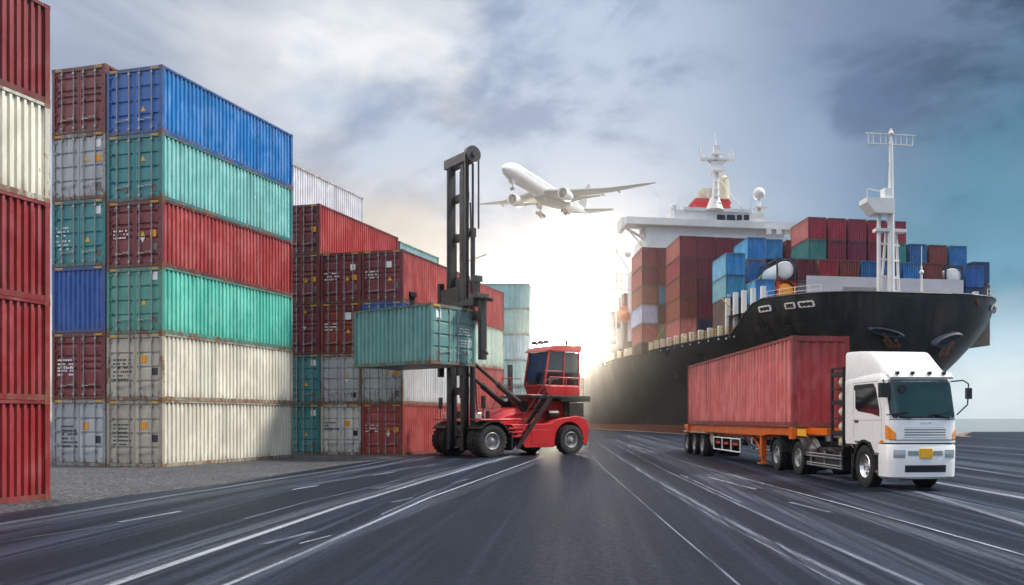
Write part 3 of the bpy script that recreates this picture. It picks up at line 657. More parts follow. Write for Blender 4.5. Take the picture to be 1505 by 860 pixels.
# ------------------------------------------------------------------ wheels
def wheel(parent, o, r, w, rim_r, side, rim_mat, lugs=0, dual=False, nuts=10, holes=8):
    """side: +1 the outer face looks to +y"""
    wh = bpy.data.objects.new('wheel', None); COL.objects.link(wh); wh.parent = parent; wh.location = o; wh.empty_display_size = .2
    mb = MB(); hw = w / 2; sh = r * .06
    prof = [(-hw * .80, rim_r), (-hw * .98, rim_r + (r - rim_r) * .35), (-hw, r * .86), (-hw * .90, r - sh * .5), (-hw * .55, r), (hw * .55, r), (hw * .90, r - sh * .5), (hw, r * .86), (hw * .98, rim_r + (r - rim_r) * .35), (hw * .80, rim_r)]
    mb.revolve(prof, (0, 0, 0), 'y', 44)
    k = lugs or 44
    for i in range(k):
        a = 2 * math.pi * i / k
        for sg in (-1, 1):
            a2 = a + (sg * .5 * math.pi / k)
            d1 = Vector((math.cos(a2), 0, math.sin(a2))); t = Vector((-math.sin(a2), 0, math.cos(a2)))
            dep = r * (.035 if lugs else .018)
            p0 = d1 * (r + dep * .4 - dep) + Vector((0, sg * hw * .93, 0)); p1 = d1 * (r + dep * .4 - dep) + Vector((0, sg * hw * .12, 0)) + t * (r * .10 if lugs else 0)
            mb.beam(p0, p1, (2 * math.pi * r / k) * (.55 if lugs else .72), dep * 2, up=d1)
    mb.build('tyre', M['rubber'], wh, smooth=35)
    mb = MB(); s = side; e = hw * .80
    mb.revolve([(s * e, rim_r * 1.02), (s * (e + .02), rim_r * .97), (s * (e - .01), rim_r * .90), (s * (e * .35), rim_r * .80), (s * (e * .30), rim_r * .52), (s * (e * .62), rim_r * .44), (s * (e * .66), rim_r * .30), (s * (e * 1.05), rim_r * .26), (s * (e * 1.1), rim_r * .20), (s * (e * 1.1), 0.001)], (0, 0, 0), 'y', 36)
    mb.revolve([(-s * e, rim_r * 1.02), (-s * e * .2, rim_r * .85), (-s * e * .2, .001)], (0, 0, 0), 'y', 24)
    for i in range(nuts):
        a = 2 * math.pi * i / nuts; cx, cz = math.cos(a) * rim_r * .37, math.sin(a) * rim_r * .37
        mb.tube((cx, s * e * .60, cz), (cx, s * e * .86, cz), rim_r * .035, None, 6)
    mb.build('rim', rim_mat, wh, smooth=40)
    if holes:
        mb = MB()
        for i in range(holes):
            a = 2 * math.pi * (i + .5) / holes; cx, cz = math.cos(a) * rim_r * .66, math.sin(a) * rim_r * .66
            mb.tube((cx, s * e * .28, cz), (cx, s * (e * .34 + .012), cz), rim_r * .105, None, 12)
        mb.build('hand_hole', M['black'], wh, smooth=40)
    return wh

# ------------------------------------------------------------------ container handler
hd = Vector((-.755, -.656)); HROT = math.atan2(hd.y, hd.x)
fork = thing('container_handler', 'red container handler with tall black mast holding a green container', 'forklift', (-8.05, 45.6, 0), HROT)
for yy, sd in ((2.25, 1), (1.58, 1), (-1.58, -1), (-2.25, -1)): wheel(fork, (0, yy, .88), .88, .60, .46, sd, M['steel'], lugs=22, nuts=12, holes=0)
for yy, sd in ((1.95, 1), (-1.95, -1)): wheel(fork, (-5.6, yy, .85), .85, .58, .46, sd, M['rim_grey'], lugs=22, nuts=12, holes=0)
mb = MB(); mb.box(-.25, .25, -1.3, 1.3, .65, 1.1); mb.box(-5.8, -5.4, -1.7, 1.7, .62, 1.02); mb.build('axle', M['black'], fork)
# mast: outer channels, inner channels, cross members
mb = MB()
for sg in (-1, 1):
    yy = sg * .74
    mb.box(.48, .86, yy - .05, yy + .05, .35, 16.0); mb.box(.48, .55, yy - .15, yy + .15, .35, 16.0); mb.box(.79, .86, yy - .15, yy + .15, .35, 16.0)
for z_ in (.55, 3.4, 7.1, 9.5, 11.9, 14.1): mb.box(.40, .60, -.80, .80, z_, z_ + .42)
mb.box(.36, .98, -1.0, 1.25, 16.0, 16.5)
mb.build('outer_mast', M['mast'], fork, bevel=.02)
mb = MB()
for sg in (-1, 1):
    yy = sg * .53; mb.box(.58, .84, yy - .06, yy + .06, 3.2, 15.6)
mb.build('inner_mast', M['mast'], fork, bevel=.015)
for sg in (-1, 1):
    mb = MB(); yy = sg * .98; mb.tube((.30, yy, .6), (.30, yy, 12.2), .13, None, 14); mb.tube((.30, yy, 12.2), (.30, yy, 16.1), .065, None, 12)
    mb.box(.18, .44, yy - .16, yy + .16, 12.0, 12.5); mb.build('lift_cylinder', M['mast'], fork, smooth=40)
    if sg < 0: continue
    mb = MB(); mb.tube((.62, sg * 1.45 - .16, 16.36), (.62, sg * 1.45 + .16, 16.36), .44, None, 26); mb.tube((.62, 1.0, 16.36), (.62, 1.7, 16.36), .14, None, 12); mb.build('chain_sheave', M['mast'], fork, smooth=40)
    for x_, z_ in ((1.04, 8.4), (.20, 12.4)): MB().box(x_, x_ + .05, sg * 1.45 - .05, sg * 1.45 + .05, z_, 16.36).build('lift_chain', M['mast'], fork)
mb = MB(); mb.path([(1.1, -.2, 15.9), (1.12, -.22, 9.0)], .04); mb.path([(1.1, -.05, 15.9), (1.12, -.06, 9.0)], .04); mb.path([(.2, .55, 14), (.1, .6, 10), (.3, .5, 6)], .05)
mb.path([(.3, 1.25, 4.2), (.25, 1.35, 2.6), (.1, 1.5, 2.3), (-.2, 1.35, 2.1)], .035); mb.build('hydraulic_hose', M['gasket'], fork, smooth=60)
# carriage and side spreader
mb = MB(); mb.box(1.0, 1.25, -1.15, 1.15, 7.6, 9.2); mb.box(1.0, 1.62, -.9, .9, 5.0, 5.5); mb.box(1.0, 1.25, -.95, .95, 5.0, 8.0)
for sg in (-1, 1): mb.box(1.0, 1.3, sg * 1.0 - .12, sg * 1.0 + .12, 4.4, 9.6)
mb.build('carriage', M['mast'], fork, bevel=.02)
mb = MB(); mb.box(1.15, 1.63, -3.55, 3.55, 7.15, 7.62); mb.box(1.25, 1.6, -3.2, 3.2, 8.0, 8.25)
for sg in (-1, 1):
    mb.box(1.2, 1.9, sg * 3.40 - .22, sg * 3.40 + .22, 7.86, 8.45); mb.box(1.5, 1.75, sg * 3.55 - .14, sg * 3.55 + .14, 7.9, 9.25); mb.box(1.42, 1.83, sg * 3.55 - .24, sg * 3.55 + .24, 9.1, 9.4)
    mb.box(1.32, 1.66, sg * 3.75 + sg * .12 - .16, sg * 3.75 + sg * .12 + .16, 5.1, 8.3); mb.box(1.3, 2.0, sg * 4.0 - .2, sg * 4.0 + .2, 8.2, 8.45)
mb.beam((1.4, 3.9, 8.3), (1.4, 4.5, 8.1), .3, .2); mb.tube((1.5, 4.05, 5.6), (1.5, 4.35, 5.35), .08); mb.build('spreader', M['mast'], fork, bevel=.02)
for yy in (-.45, .1): mb = MB(); mb.tube((-.4, yy - 1.4, 11.0), (-.2, yy + 1.5, 11.05), .03); 
mb.build('work_light_bar', M['rod'], fork)
for sg in (-1, 1):
    mb = MB(); mb.tube((.45, sg * .85, 5.35), (-1.5, sg * .85, 3.95), .10, None, 12); mb.tube((-1.4, sg * .85, 4.02), (-3.0, sg * .85, 2.87), .17, None, 14); mb.box(-3.3, -2.85, sg * .85 - .2, sg * .85 + .2, 2.3, 3.1)
    mb.build('tilt_cylinder', M['mast'], fork, smooth=40)
# red body
def arch(cx, cz, r, n_=10, a0=180, a1=0): return [(cx + r * math.cos(R(a0 + (a1 - a0) * i / n_)), cz + r * math.sin(R(a0 + (a1 - a0) * i / n_))) for i in range(n_ + 1)]
mb = MB()
prof = [(-6.95, .55)] + [(-6.62, .55)] + arch(-5.6, .85, 1.05, 12, 195, -15)[0:] + [(-4.5, .45), (-2.45, .45), (-1.55, 1.75), (-4.2, 1.80), (-4.7, 2.05), (-6.2, 2.25), (-6.95, 2.05), (-7.1, 1.5)]
for sg in (-1, 1):
    mb.prism(prof, 'y', *sorted((sg * 1.15, sg * 2.0)))
mb.build('rear_body', M['fork_red'], fork, bevel=.06)
mb = MB(); mb.box(-6.95, -1.3, -1.14, 1.14, .62, 2.1); mb.box(-7.25, -6.6, -1.14, 1.14, .75, 2.2); mb.build('chassis', M['fork_red'], fork, bevel=.06)
mb = MB(); rings = []
for x_, h_, w_ in ((-.9, 1.75, 1.0), (-1.2, 2.2, 1.05), (-1.8, 2.55, 1.1), (-2.6, 2.72, 1.1), (-3.6, 2.72, 1.1), (-4.3, 2.5, 1.1)):
    rings.append([(x_, -w_, 1.45), (x_, -w_, h_ - .3), (x_, -w_ + .3, h_), (x_, w_ - .3, h_), (x_, w_, h_ - .3), (x_, w_, 1.45)])
mb.loft(rings).build('hood', M['fork_red'], fork, bevel=.05)
for sg in (-1, 1):
    mb = MB(); yi, yo = sorted((sg * 1.2, sg * 2.62))
    for i in range(10):
        a, b = R(158 - 12 * i - 60 + 60), R(146 - 12 * i)
        q = [(1.03 * math.cos(a), .88 + 1.03 * math.sin(a)), (1.03 * math.cos(b), .88 + 1.03 * math.sin(b)), (1.09 * math.cos(b), .88 + 1.09 * math.sin(b)), (1.09 * math.cos(a), .88 + 1.09 * math.sin(a))]
        mb.prism([(-.05 + p_, z_) for p_, z_ in q], 'y', yi, yo)
    mb.box(-1.22, -1.14, yi, yo, .35, 1.35); mb.build('mudguard', M['black'], fork)
    mb = MB(); mb.box(-1.2, .75, *sorted((sg * 1.25, sg * 2.55)), 1.99, 2.07); mb.build('fender_top', M['fork_red'], fork, bevel=.03)
    mb = MB(); mb.tube((.45, sg * 2.3, 2.05), (.45, sg * 2.3, 2.75), .03); mb.box(.40, .50, sg * 2.3 - .17, sg * 2.3 + .17, 2.65, 3.3); mb.build('mirror', M['black'], fork, bevel=.02)
    mb = MB(); mb.box(.3, .55, sg * 1.75 - .16, sg * 1.75 + .16, 2.08, 2.4); mb.build('headlight', M['lamp'], fork, bevel=.03)
    mb = MB(); mb.tube((-.3, sg * 1.55, 2.0), (-.3, sg * 1.55, 2.5), .12); mb.tube((-.1, sg * 1.5, 2.1), (.3, sg * 1.2, 2.3), .07); mb.build('valve_block', M['black'], fork)
mb = MB()
for i in range(3): mb.box(-2.35, -1.35, 1.99, 2.02, 1.05 + i * .22, 1.15 + i * .22)
MB().box(-4.2, -2.9, 2.0, 2.015, .62, 1.45).build('service_panel', M['fork_red'], fork, bevel=.01); mb.build('louvre', M['fork_red'], fork, bevel=.01)
# operator cab on its raised deck
mb = MB(); mb.box(-7.35, -3.1, -1.6, 1.75, 3.28, 3.44); mb.box(-7.45, -5.2, -1.5, 1.7, 3.1, 3.44); mb.build('cab_deck', M['black'], fork, bevel=.02)
mb = MB(); mb.box(-6.2, -4.0, -1.05, 1.05, 2.0, 3.27); mb.box(-4.6, -3.4, -.9, .9, 2.7, 3.5); mb.build('deck_support', M['fork_red'], fork, bevel=.05)
mb = MB(); cabp = [(-4.75, 3.45), (-4.45, 4.1), (-4.85, 6.1), (-5.3, 6.35), (-7.1, 6.45), (-7.15, 3.45)]
def shell(ps, t, y0, y1): pass
mb.prism([(-4.75, 3.45), (-4.47, 4.08), (-7.15, 4.08), (-7.15, 3.45)], 'y', -1.05, 1.05); mb.build('cab_base', M['fork_red'], fork, bevel=.05)
mb = MB(); mb.prism([(-4.52, 4.083), (-4.87, 6.05), (-7.08, 6.05), (-7.08, 4.083)], 'y', -1.0, 1.0); mb.build('cab_glass', M['glass'], fork, bevel=.04)
mb = MB()
for sg in (-1, 1):
    y_ = sg * 1.01
    mb.beam((-4.50, y_, 4.06), (-4.86, y_, 6.08), .11, .11, (0, 1, 0)); mb.beam((-7.10, y_, 4.06), (-7.10, y_, 6.08), .12, .12); mb.beam((-5.9, y_, 4.06), (-5.98, y_, 6.08), .09, .08, (0, 1, 0)); mb.beam((-4.5, y_, 4.9), (-5.9, y_, 4.9), .05, .05)
mb.build('cab_frame', M['fork_red'], fork, bevel=.02)
mb = MB(); mb.prism([(-4.55, 6.06), (-4.7, 6.2), (-5.2, 6.42), (-7.25, 6.52), (-7.3, 6.1)], 'y', -1.15, 1.15); mb.build('cab_roof', M['fork_red'], fork, bevel=.05)
mb = MB()
for yy in (-.7, -.1, .5): mb.tube((-5.2, yy, 6.45), (-5.2, yy, 6.7), .05); mb.box(-5.1, -4.9, yy - .14, yy + .14, 6.55, 6.75)
mb.tube((-6.6, .4, 6.5), (-6.6, .4, 6.85), .09); mb.tube((-6.9, -.6, 6.5), (-6.9, -.6, 7.05), .03); mb.build('roof_lamp', M['black'], fork)
mb = MB()
for x_ in (-3.2, -3.9): mb.tube((x_, -1.5, 3.4), (x_, -1.5, 4.5), .028)
for x_ in (-3.2, -3.2): mb.tube((x_, -1.5, 3.4), (x_, -.6, 3.4), .028)
for z_ in (3.95, 4.5):
    mb.path([(-4.6, -1.5, z_), (-3.2, -1.5, z_), (-3.2, -.5, z_)], .028)
    mb.path([(-4.4, 1.68, z_), (-6.9, 1.68, z_)], .028)
for x_ in (-4.4, -5.6, -6.9): mb.tube((x_, 1.68, 3.44), (x_, 1.68, 4.5), .028)
mb.tube((-3.2, -.5, 3.4), (-3.2, -.5, 4.5), .028); mb.path([(-2.2, -1.4, 1.9), (-3.0, -1.5, 3.9), (-3.3, -1.5, 4.2)], .028); mb.build('guard_rail', M['fork_red'], fork)
mb = MB()
for yy in (1.72, 2.28): mb.beam((-1.75, yy, .45), (-4.1, yy, 3.4), .06, .22, (1, 0, 0)); mb.path([(-2.0, yy, 1.5), (-4.2, yy, 4.35), (-4.6, yy, 4.35)], .028)
for i in range(8):
    t = (i + .5) / 8; mb.box(-1.75 - 2.35 * t - .14, -1.75 - 2.35 * t + .14, 1.75, 2.25, .45 + 2.95 * t - .02, .45 + 2.95 * t + .02)
mb.build('access_stairs', M['black'], fork)
mb = MB(); mb.tube((-6.3, 1.35, 2.2), (-6.3, 1.35, 3.1), .30, None, 18); mb.tube((-5.1, 1.45, 2.35), (-4.4, 1.45, 2.35), .24, None, 16); mb.tube((-3.6, -1.2, 2.4), (-3.6, -1.2, 5.3), .16, None, 12); mb.build('air_filter', M['black'], fork, smooth=40)
mb = MB(); mb.box(-6.9, -5.8, 1.1, 1.75, 2.2, 3.05); mb.build('battery_box', M['black'], fork, bevel=.05)

# the lifted container
lc = Vector((-10.39, 42.8)); ax = Vector((-.82, .572)); door = lc - ax * 2.95
LG = (.105, .265, .250)
container((door.x, door.y, 4.78), math.atan2(ax.y, ax.x), LG, 'weathered green container lifted by the red handler', None, L=5.9, Wd=3.06, H=2.98, pitch=.32, style='beam', rust=.28,
          side=(.15, .335, .315), marks=[('white', .17, .17), ('plate', .17, .83, 1.3), ('code', .75, .38, .8), ('code', .75, .58, .8)])

# ------------------------------------------------------------------ lorry
td = Vector((.125, -.992)); TROT = math.atan2(td.y, td.x); TW = 2.12; HW = TW / 2
tl = Vector((-td.y, td.x))
base = Vector((7.69, 24.95)) + tl * HW
truck = thing('lorry', 'white lorry tractor with roof deflector driving towards the viewer', 'lorry', (base.x, base.y, 0), TROT)
def xf(z): 
    pts = [(.3, 1.70), (1.0, 1.76), (2.12, 1.74), (3.14, 1.48), (3.30, 1.40), (3.45, 1.25)]
    for (a, b), (c_, d_) in zip(pts, pts[1:]):
        if z <= c_: return b + (d_ - b) * (z - a) / (c_ - a)
    return pts[-1][1]
def fx(yy, z, rc=.26):
    a = abs(yy); xx = xf(z) - .10 * (a / HW) ** 2
    if a > HW - rc: q = min(1.0, (a - (HW - rc)) / rc); xx -= rc * (1 - math.sqrt(max(0, 1 - q * q)))
    return xx
YS = [-HW, -HW + .012, -HW + .04, -HW + .09, -HW + .16, -HW + .26, -.5, -.25, 0, .25, .5, HW - .26, HW - .16, HW - .09, HW - .04, HW - .012, HW]
def cab_ring(z, inset=0.0, xr=-1.4): 
    k = 1 - inset / HW
    return [(xr, -HW + inset, z)] + [(fx(yy, z) - inset, yy * k, z) for yy in YS] + [(xr, HW - inset, z)]
def patch(mb, y0, y1, z0, z1, off, back=.03, ny=14, nz=4, skew=0.0, sk=0):
    fr, bk = [], []
    for j in range(nz + 1):
        z = z0 + (z1 - z0) * j / nz
        for i in range(ny + 1):
            yy = y0 + (y1 - y0) * i / ny; q_ = i / ny if sk < 0 else 1 - i / ny; z = z0 + (z1 - skew * q_ - z0) * j / nz; xx = fx(yy, z)
            nx = (fx(max(-HW, yy - .01), z) - fx(min(HW, yy + .01), z)) / .02; l = math.hypot(1, nx)
            fr.append((xx + off / l, yy + off * nx / l, z)); bk.append((xx - back, yy, z))
    k = ny + 1; fs = []
    vs = fr + bk; o = len(fr)
    for j in range(nz):
        for i in range(ny):
            q = (j * k + i, j * k + i + 1, (j + 1) * k + i + 1, (j + 1) * k + i); fs.append(q); fs.append(tuple(o + t for t in q[::-1]))
    bd = [(i, i + 1) for i in range(ny)] + [(nz * k + i + 1, nz * k + i) for i in range(ny)] + [((j + 1) * k, j * k) for j in range(nz)] + [(j * k + ny, (j + 1) * k + ny) for j in range(nz)]
    for a, b in bd: fs.append((a, b, o + b, o + a))
    mb.add(vs, fs); return mb
mb = MB(); mb.loft([cab_ring(1.40), cab_ring(1.9), cab_ring(2.12), cab_ring(2.5), cab_ring(2.9), cab_ring(3.14), cab_ring(3.28), cab_ring(3.40, .06), cab_ring(3.46, .16)]); mb.build('cab', M['truck_white'], truck, smooth=38)
mb = MB(); mb.loft([cab_ring(.36, .06, .98), cab_ring(.42, .0, .98), cab_ring(.8, 0, .98), cab_ring(1.30, 0, .98), cab_ring(1.36, .03, .98)]); mb.build('bumper', M['truck_white'], truck, smooth=38)
mb = MB(); mb.loft([cab_ring(1.30, .05, .9), cab_ring(1.45, .05, .9)]); mb.build('bumper_gap', M['black'], truck)
# deflector
mb = MB(); rings = []
for x_, zt, w_ in ((-1.42, 4.24, HW - .02), (-.6, 4.20, HW - .04), (.15, 4.13, HW - .10), (.30, 4.06, HW - .12), (.62, 3.84, HW - .13), (1.02, 3.56, HW - .13), (1.25, 3.44, HW - .14)):
    rings.append([(x_, -w_, 3.36), (x_, -w_ + .01, zt - .10), (x_, -w_ + .05, zt - .02), (x_, -w_ + .14, zt), (x_, w_ - .14, zt), (x_, w_ - .05, zt - .02), (x_, w_ - .01, zt - .10), (x_, w_, 3.36)])
mb.loft(rings).build('roof_deflector', M['truck_white'], truck, smooth=38)
mb = MB(); mb.loft([[(xf(3.3) - .06 + a, yy, b) for a, b in ((0, 3.26), (.16, 3.24), (.20, 3.30), (.02, 3.44))] for yy in [-HW + .10, -HW + .3, 0, HW - .3, HW - .10]]); mb.build('sun_visor', M['truck_white'], truck, smooth=38)
for yy in (-.72, -.26, .26, .70): mb = MB(); mb.box(xf(3.3) + .02, xf(3.3) + .13, yy - .05, yy + .05, 3.37, 3.46); mb.build('marker_lamp', M['black'], truck, bevel=.01)
mb = MB(); patch(mb, -HW + .075, HW - .075, 2.10, 3.20, .004, ny=24, nz=6); mb.build('windscreen_seal', M['gasket'], truck, smooth=40)
mb = MB(); patch(mb, -HW + .11, HW - .11, 2.15, 3.16, .009, ny=24, nz=6); mb.build('windscreen', M['teal_flare_glass'], truck, smooth=40)
mb = MB(); mb.tube((fx(-.55, 2.9) - .02, -.6, 2.95), (fx(-.55, 2.9) + .04, -.6, 2.95), .12, None, 16); mb.build('kerb_mirror', M['black'], truck, smooth=40)
for yy, e in ((-.45, -.95), (.75, .30)):
    mb = MB(); mb.beam((fx(yy, 2.12) + .04, yy, 2.10), (fx(e, 2.2) + .05, e, 2.22), .05, .03); mb.beam((fx(e, 2.2) + .045, e - .18, 2.20), (fx(e + .5, 2.3) + .03, e + .45, 2.28), .03, .03); mb.build('wiper', M['black'], truck)
mb = MB(); patch(mb, -HW + .28, HW - .28, 1.50, 2.04, .006, ny=16); mb.build('front_panel', M['truck_white'], truck, smooth=40)
mb = MB(); patch(mb, -.62, .62, 1.56, 1.84, .009, ny=10); mb.build('grille', M['rim_grey'], truck, smooth=40)
for z_ in (1.57, 1.645, 1.72, 1.795): mb = MB(); patch(mb, -.66 , .66, z_, z_ + .032, .022, ny=10, nz=1); mb.build('grille_bar', M['truck_white'], truck, smooth=40)
mb = MB(); patch(mb, -.17, .17, 1.95, 2.0, .012, ny=6, nz=1); mb.build('badge_bar', M['chrome'], truck)
for z_ in (1.472, 2.062): MB_ = MB(); patch(MB_, -HW + .06, HW - .06, z_, z_ + .016, .0085, ny=20, nz=1); MB_.build('panel_seam', M['black'], truck)
for sg in (-1, 1):
    mb = MB(); y0, y1 = sorted((sg * (HW - .20), sg * (HW - .005))); patch(mb, y0, y1, 1.50, 1.92, .010, ny=12, skew=.26, sk=sg); mb.build('corner_lamp', M['amber'], truck, smooth=40)
    mb = MB(); y0, y1 = sorted((sg * (HW - .14), sg * .60)); patch(mb, y0, y1, .98, 1.20, .008, ny=8); mb.build('headlight', M['lamp'], truck, smooth=40)
    mb = MB(); y0, y1 = sorted((sg * .22, sg * .52)); patch(mb, y0, y1, 1.04, 1.17, .008, ny=6); mb.build('fog_lamp', M['rim_grey'], truck, smooth=40)
    s = sg
    win = [(-.62, 2.30), (-.62, 3.02), (-.56, 3.08), (.72, 3.08), (.86, 3.02), (1.02, 2.50), (1.02, 2.20), (.75, 2.16), (-.35, 2.22)]
    win = [(-.62, 2.42), (-.62, 3.02), (-.56, 3.08), (.60, 3.08), (.80, 3.02), (1.05, 2.35), (1.05, 2.16), (.55, 2.24), (-.40, 2.32)]
    mb = MB(); mb.prism(win, 'y', *sorted((s * (HW + .008), s * (HW - .02)))); mb.build('side_window', M['glass'], truck)
    mb = MB(); mb.prism([(-.66, 2.98), (-.66, 3.10), (-.58, 3.14), (.66, 3.14), (.74, 3.06), (.60, 3.02), (-.56, 3.02)], 'y', *sorted((s * (HW + .035), s * (HW - .0)))); mb.build('rain_visor', M['black'], truck)
    mb = MB()
    for a, b in (((-.78, 1.5), (-.78, 3.2)), ((-.78, 3.2), (.9, 3.2)), ((.9, 3.2), (1.20, 2.2)), ((1.20, 2.2), (1.20, 1.46)), ((-.78, 2.05), (1.2, 2.05))):
        mb.beam((a[0], s * (HW + .001), a[1]), (b[0], s * (HW + .001), b[1]), .014, .006, (0, 1, 0))
    mb.build('door_seam', M['rim_grey'], truck)
    mb = MB(); mb.box(-.66, -.40, *sorted((s * HW, s * (HW + .035))), 1.98, 2.04); mb.build('door_handle', M['black'], truck, bevel=.01)
    mb = MB(); mb.box(1.12, 1.30, *sorted((s * HW, s * (HW + .015))), 1.38, 1.46); mb.build('side_marker', M['amber'], truck, bevel=.006)
    mb = MB(); mb.box(.80, .978, *sorted((s * (HW - .35), s * (HW - .02))), .42, 1.38); mb.build('step_panel', M['black'], truck, bevel=.02)
    mb = MB(); mb.box(.70, 1.02, *sorted((s * (HW - .3), s * (HW + .004))), 1.02, 1.10); mb.box(.72, 1.02, *sorted((s * (HW - .3), s * (HW + .004))), .50, .56); mb.build('step', M['chrome'], truck, bevel=.01)
    # wheel arch
    mb = MB(); yi, yo = sorted((s * (HW - .45), s * (HW + .012)))
    for i in range(14):
        a, b = R(-8 + 14 * i), R(6 + 14 * i); r0, r1 = .74, .82
        mb.prism([(r0 * math.cos(a), .64 + r0 * math.sin(a)), (r0 * math.cos(b), .64 + r0 * math.sin(b)), (r1 * math.cos(b), .64 + r1 * math.sin(b)), (r1 * math.cos(a), .64 + r1 * math.sin(a))], 'y', yi, yo)
    mb.build('wheel_arch', M['black'], truck)
    mb = MB(); mb.prism([(-.80, 1.46), (-1.38, 1.46), (-1.38, 1.30), (-.62, 1.30)], 'y', *sorted((s * (HW - .3), s * (HW - .004)))); mb.prism([(.60, 1.22), (.80, 1.02), (1.0, 1.02), (1.0, 1.42), (.4, 1.42)], 'y', *sorted((s * (HW - .3), s * (HW - .004)))); mb.build('cab_skirt', M['truck_white'], truck)
    mb = MB(); mb.box(-.98, -.92, *sorted((s * (HW - .5), s * (HW - .02))), .12, 1.0); mb.build('mud_flap', M['gasket'], truck)
    wheel(truck, (0, s * (HW - .18), .64), .64, .36, .36, s, M['chrome'], nuts=10, holes=8)
    for x_ in (-5.8, -8.3): 
        wheel(truck, (x_, s * (HW - .15), .62), .62, .30, .35, s, M['rim_grey'], nuts=10, holes=8)
        wheel(truck, (x_, s * (HW - .50), .62), .62, .30, .35, s, M['rim_grey'], nuts=0, holes=0)
        mb = MB(); yi, yo = sorted((s * (HW - .66), s * (HW + .02)))
        for i in range(9):
            a, b = R(10 + 18 * i), R(28 + 18 * i); r0, r1 = .72, .76
            mb.prism([(x_ + r0 * math.cos(a), .62 + r0 * math.sin(a)), (x_ + r0 * math.cos(b), .62 + r0 * math.sin(b)), (x_ + r1 * math.cos(b), .62 + r1 * math.sin(b)), (x_ + r1 * math.cos(a), .62 + r1 * math.sin(a))], 'y', yi, yo)
        mb.build('mudguard', M['black'], truck)
    mb = MB()
    for z_ in (.86, .76, .52, .44): mb.tube((-1.75, s * (HW - .04), z_), (-4.9, s * (HW - .04), z_), .028)
    for x_ in (-2.0, -3.4, -4.7): mb.box(x_ - .04, x_ + .04, *sorted((s * (HW - .14), s * (HW - .08))), .42, 1.0)
    mb.build('side_guard', M['steel'], truck)
    mb = MB(); mb.tube((-2.2, s * .70, .58), (-4.4, s * .70, .58), .26, None, 20); mb.build('fuel_tank', M['black'], truck, smooth=40, bevel=.02)
# mirrors
mb = MB(); y_ = -HW; mb.box(1.42, 1.62, y_ - .22, y_ + .06, 2.70, 3.12); mb.path([(1.2, y_ + .02, 3.2), (1.5, y_ - .08, 3.2), (1.52, y_ - .1, 3.1)], .022); mb.build('door_mirror', M['black'], truck, bevel=.04)
mb = MB(); y_ = HW; mb.path([(1.3, y_ - .05, 3.18), (1.62, y_ + .16, 3.20), (1.66, y_ + .30, 3.10), (1.66, y_ + .27, 2.5), (1.58, y_ - .02, 2.2)], .022); mb.box(1.60, 1.72, y_ + .22, y_ + .38, 2.66, 2.98); mb.build('door_mirror', M['black'], truck, bevel=.03)
# bumper face
mb = MB(); patch(mb, -.60, .64, .56, .76, .008, ny=10); mb.build('lower_grille', M['black'], truck, smooth=40)
mb = MB(); mb.box(xf(1.1) - .02, xf(1.1) + .03, -.19, .19, .96, 1.24); mb.build('number_plate', M['yellow'], truck, bevel=.01)
# chassis
mb = MB()
for sg in (-1, 1): mb.box(-9.3, .9, sg * .42 - .05, sg * .42 + .05, .78, 1.06)
for x_ in (-1.8, -3.2, -4.8, -6.9, -9.2): mb.box(x_ - .06, x_ + .06, -.42, .42, .82, 1.02)
for x_ in (0, -5.8, -8.3): mb.tube((x_, -HW + .3, .62), (x_, HW - .3, .62), .10)
for x_ in (-5.8, -8.3): mb.ball((x_, 0, .62), .28)
mb.build('chassis_frame', M['black'], truck)
mb = MB(); mb.box(-1.38, .6, -.55, .55, .75, 1.38); mb.tube((-1.9, -.80, .95), (-2.7, -.80, .95), .16); mb.tube((-2.9, -.75, .98), (-3.4, -.75, .98), .12); mb.box(-3.9, -3.5, -.95, -.6, .7, 1.05)
for i in range(5): mb.path([(-1.7 - .25 * i, -.6, 1.05), (-1.8 - .25 * i, -.7, 1.22), (-2.0 - .25 * i, -.72, 1.0)], .03)
mb.path([(-4.6, -.75, 1.0), (-4.9, -.85, 1.25), (-5.2, -.8, 1.35)], .03); mb.build('engine_parts', M['black'], truck)
mb = MB(); mb.box(-7.9, -6.2, -.55, .55, 1.08, 1.20); mb.revolve([(1.20, .55), (1.27, .52), (1.27, .001)], (-7.05, 0, 0), 'z', 24); mb.build('fifth_wheel', M['black'], truck)
# gas bottle rack behind the cab
mb = MB()
for x_ in (-1.66, -2.62):
    for sg in (-1, 1): mb.box(x_ - .04, x_ + .04, sg * (HW - .06) - .04, sg * (HW - .06) + .04, 1.08, 3.78)
for z_ in (1.08, 1.55, 2.06, 2.55, 3.05, 3.50, 3.74):
    for sg in (-1, 1): mb.box(-2.62, -1.66, sg * (HW - .06) - .035, sg * (HW - .06) + .035, z_, z_ + (.14 if z_ in (1.55, 2.55, 3.5) else .05))
    mb.box(-2.66, -2.6, -HW + .06, HW - .06, z_, z_ + .05); mb.box(-1.70, -1.64, -HW + .06, HW - .06, z_, z_ + .05)
mb.build('bottle_rack', M['black'], truck)
for z_ in (1.34, 1.82, 2.32, 2.81, 3.30):
    mb = MB(); mb.revolve([(-HW + .10, .001), (-HW + .11, .07), (-HW + .16, .14), (-HW + .28, .20), (HW - .28, .20), (HW - .16, .14), (HW - .11, .07), (HW - .10, .001)], (-2.14, 0, z_), 'y', 18); mb.build('gas_bottle', M['cream'], truck, smooth=50)

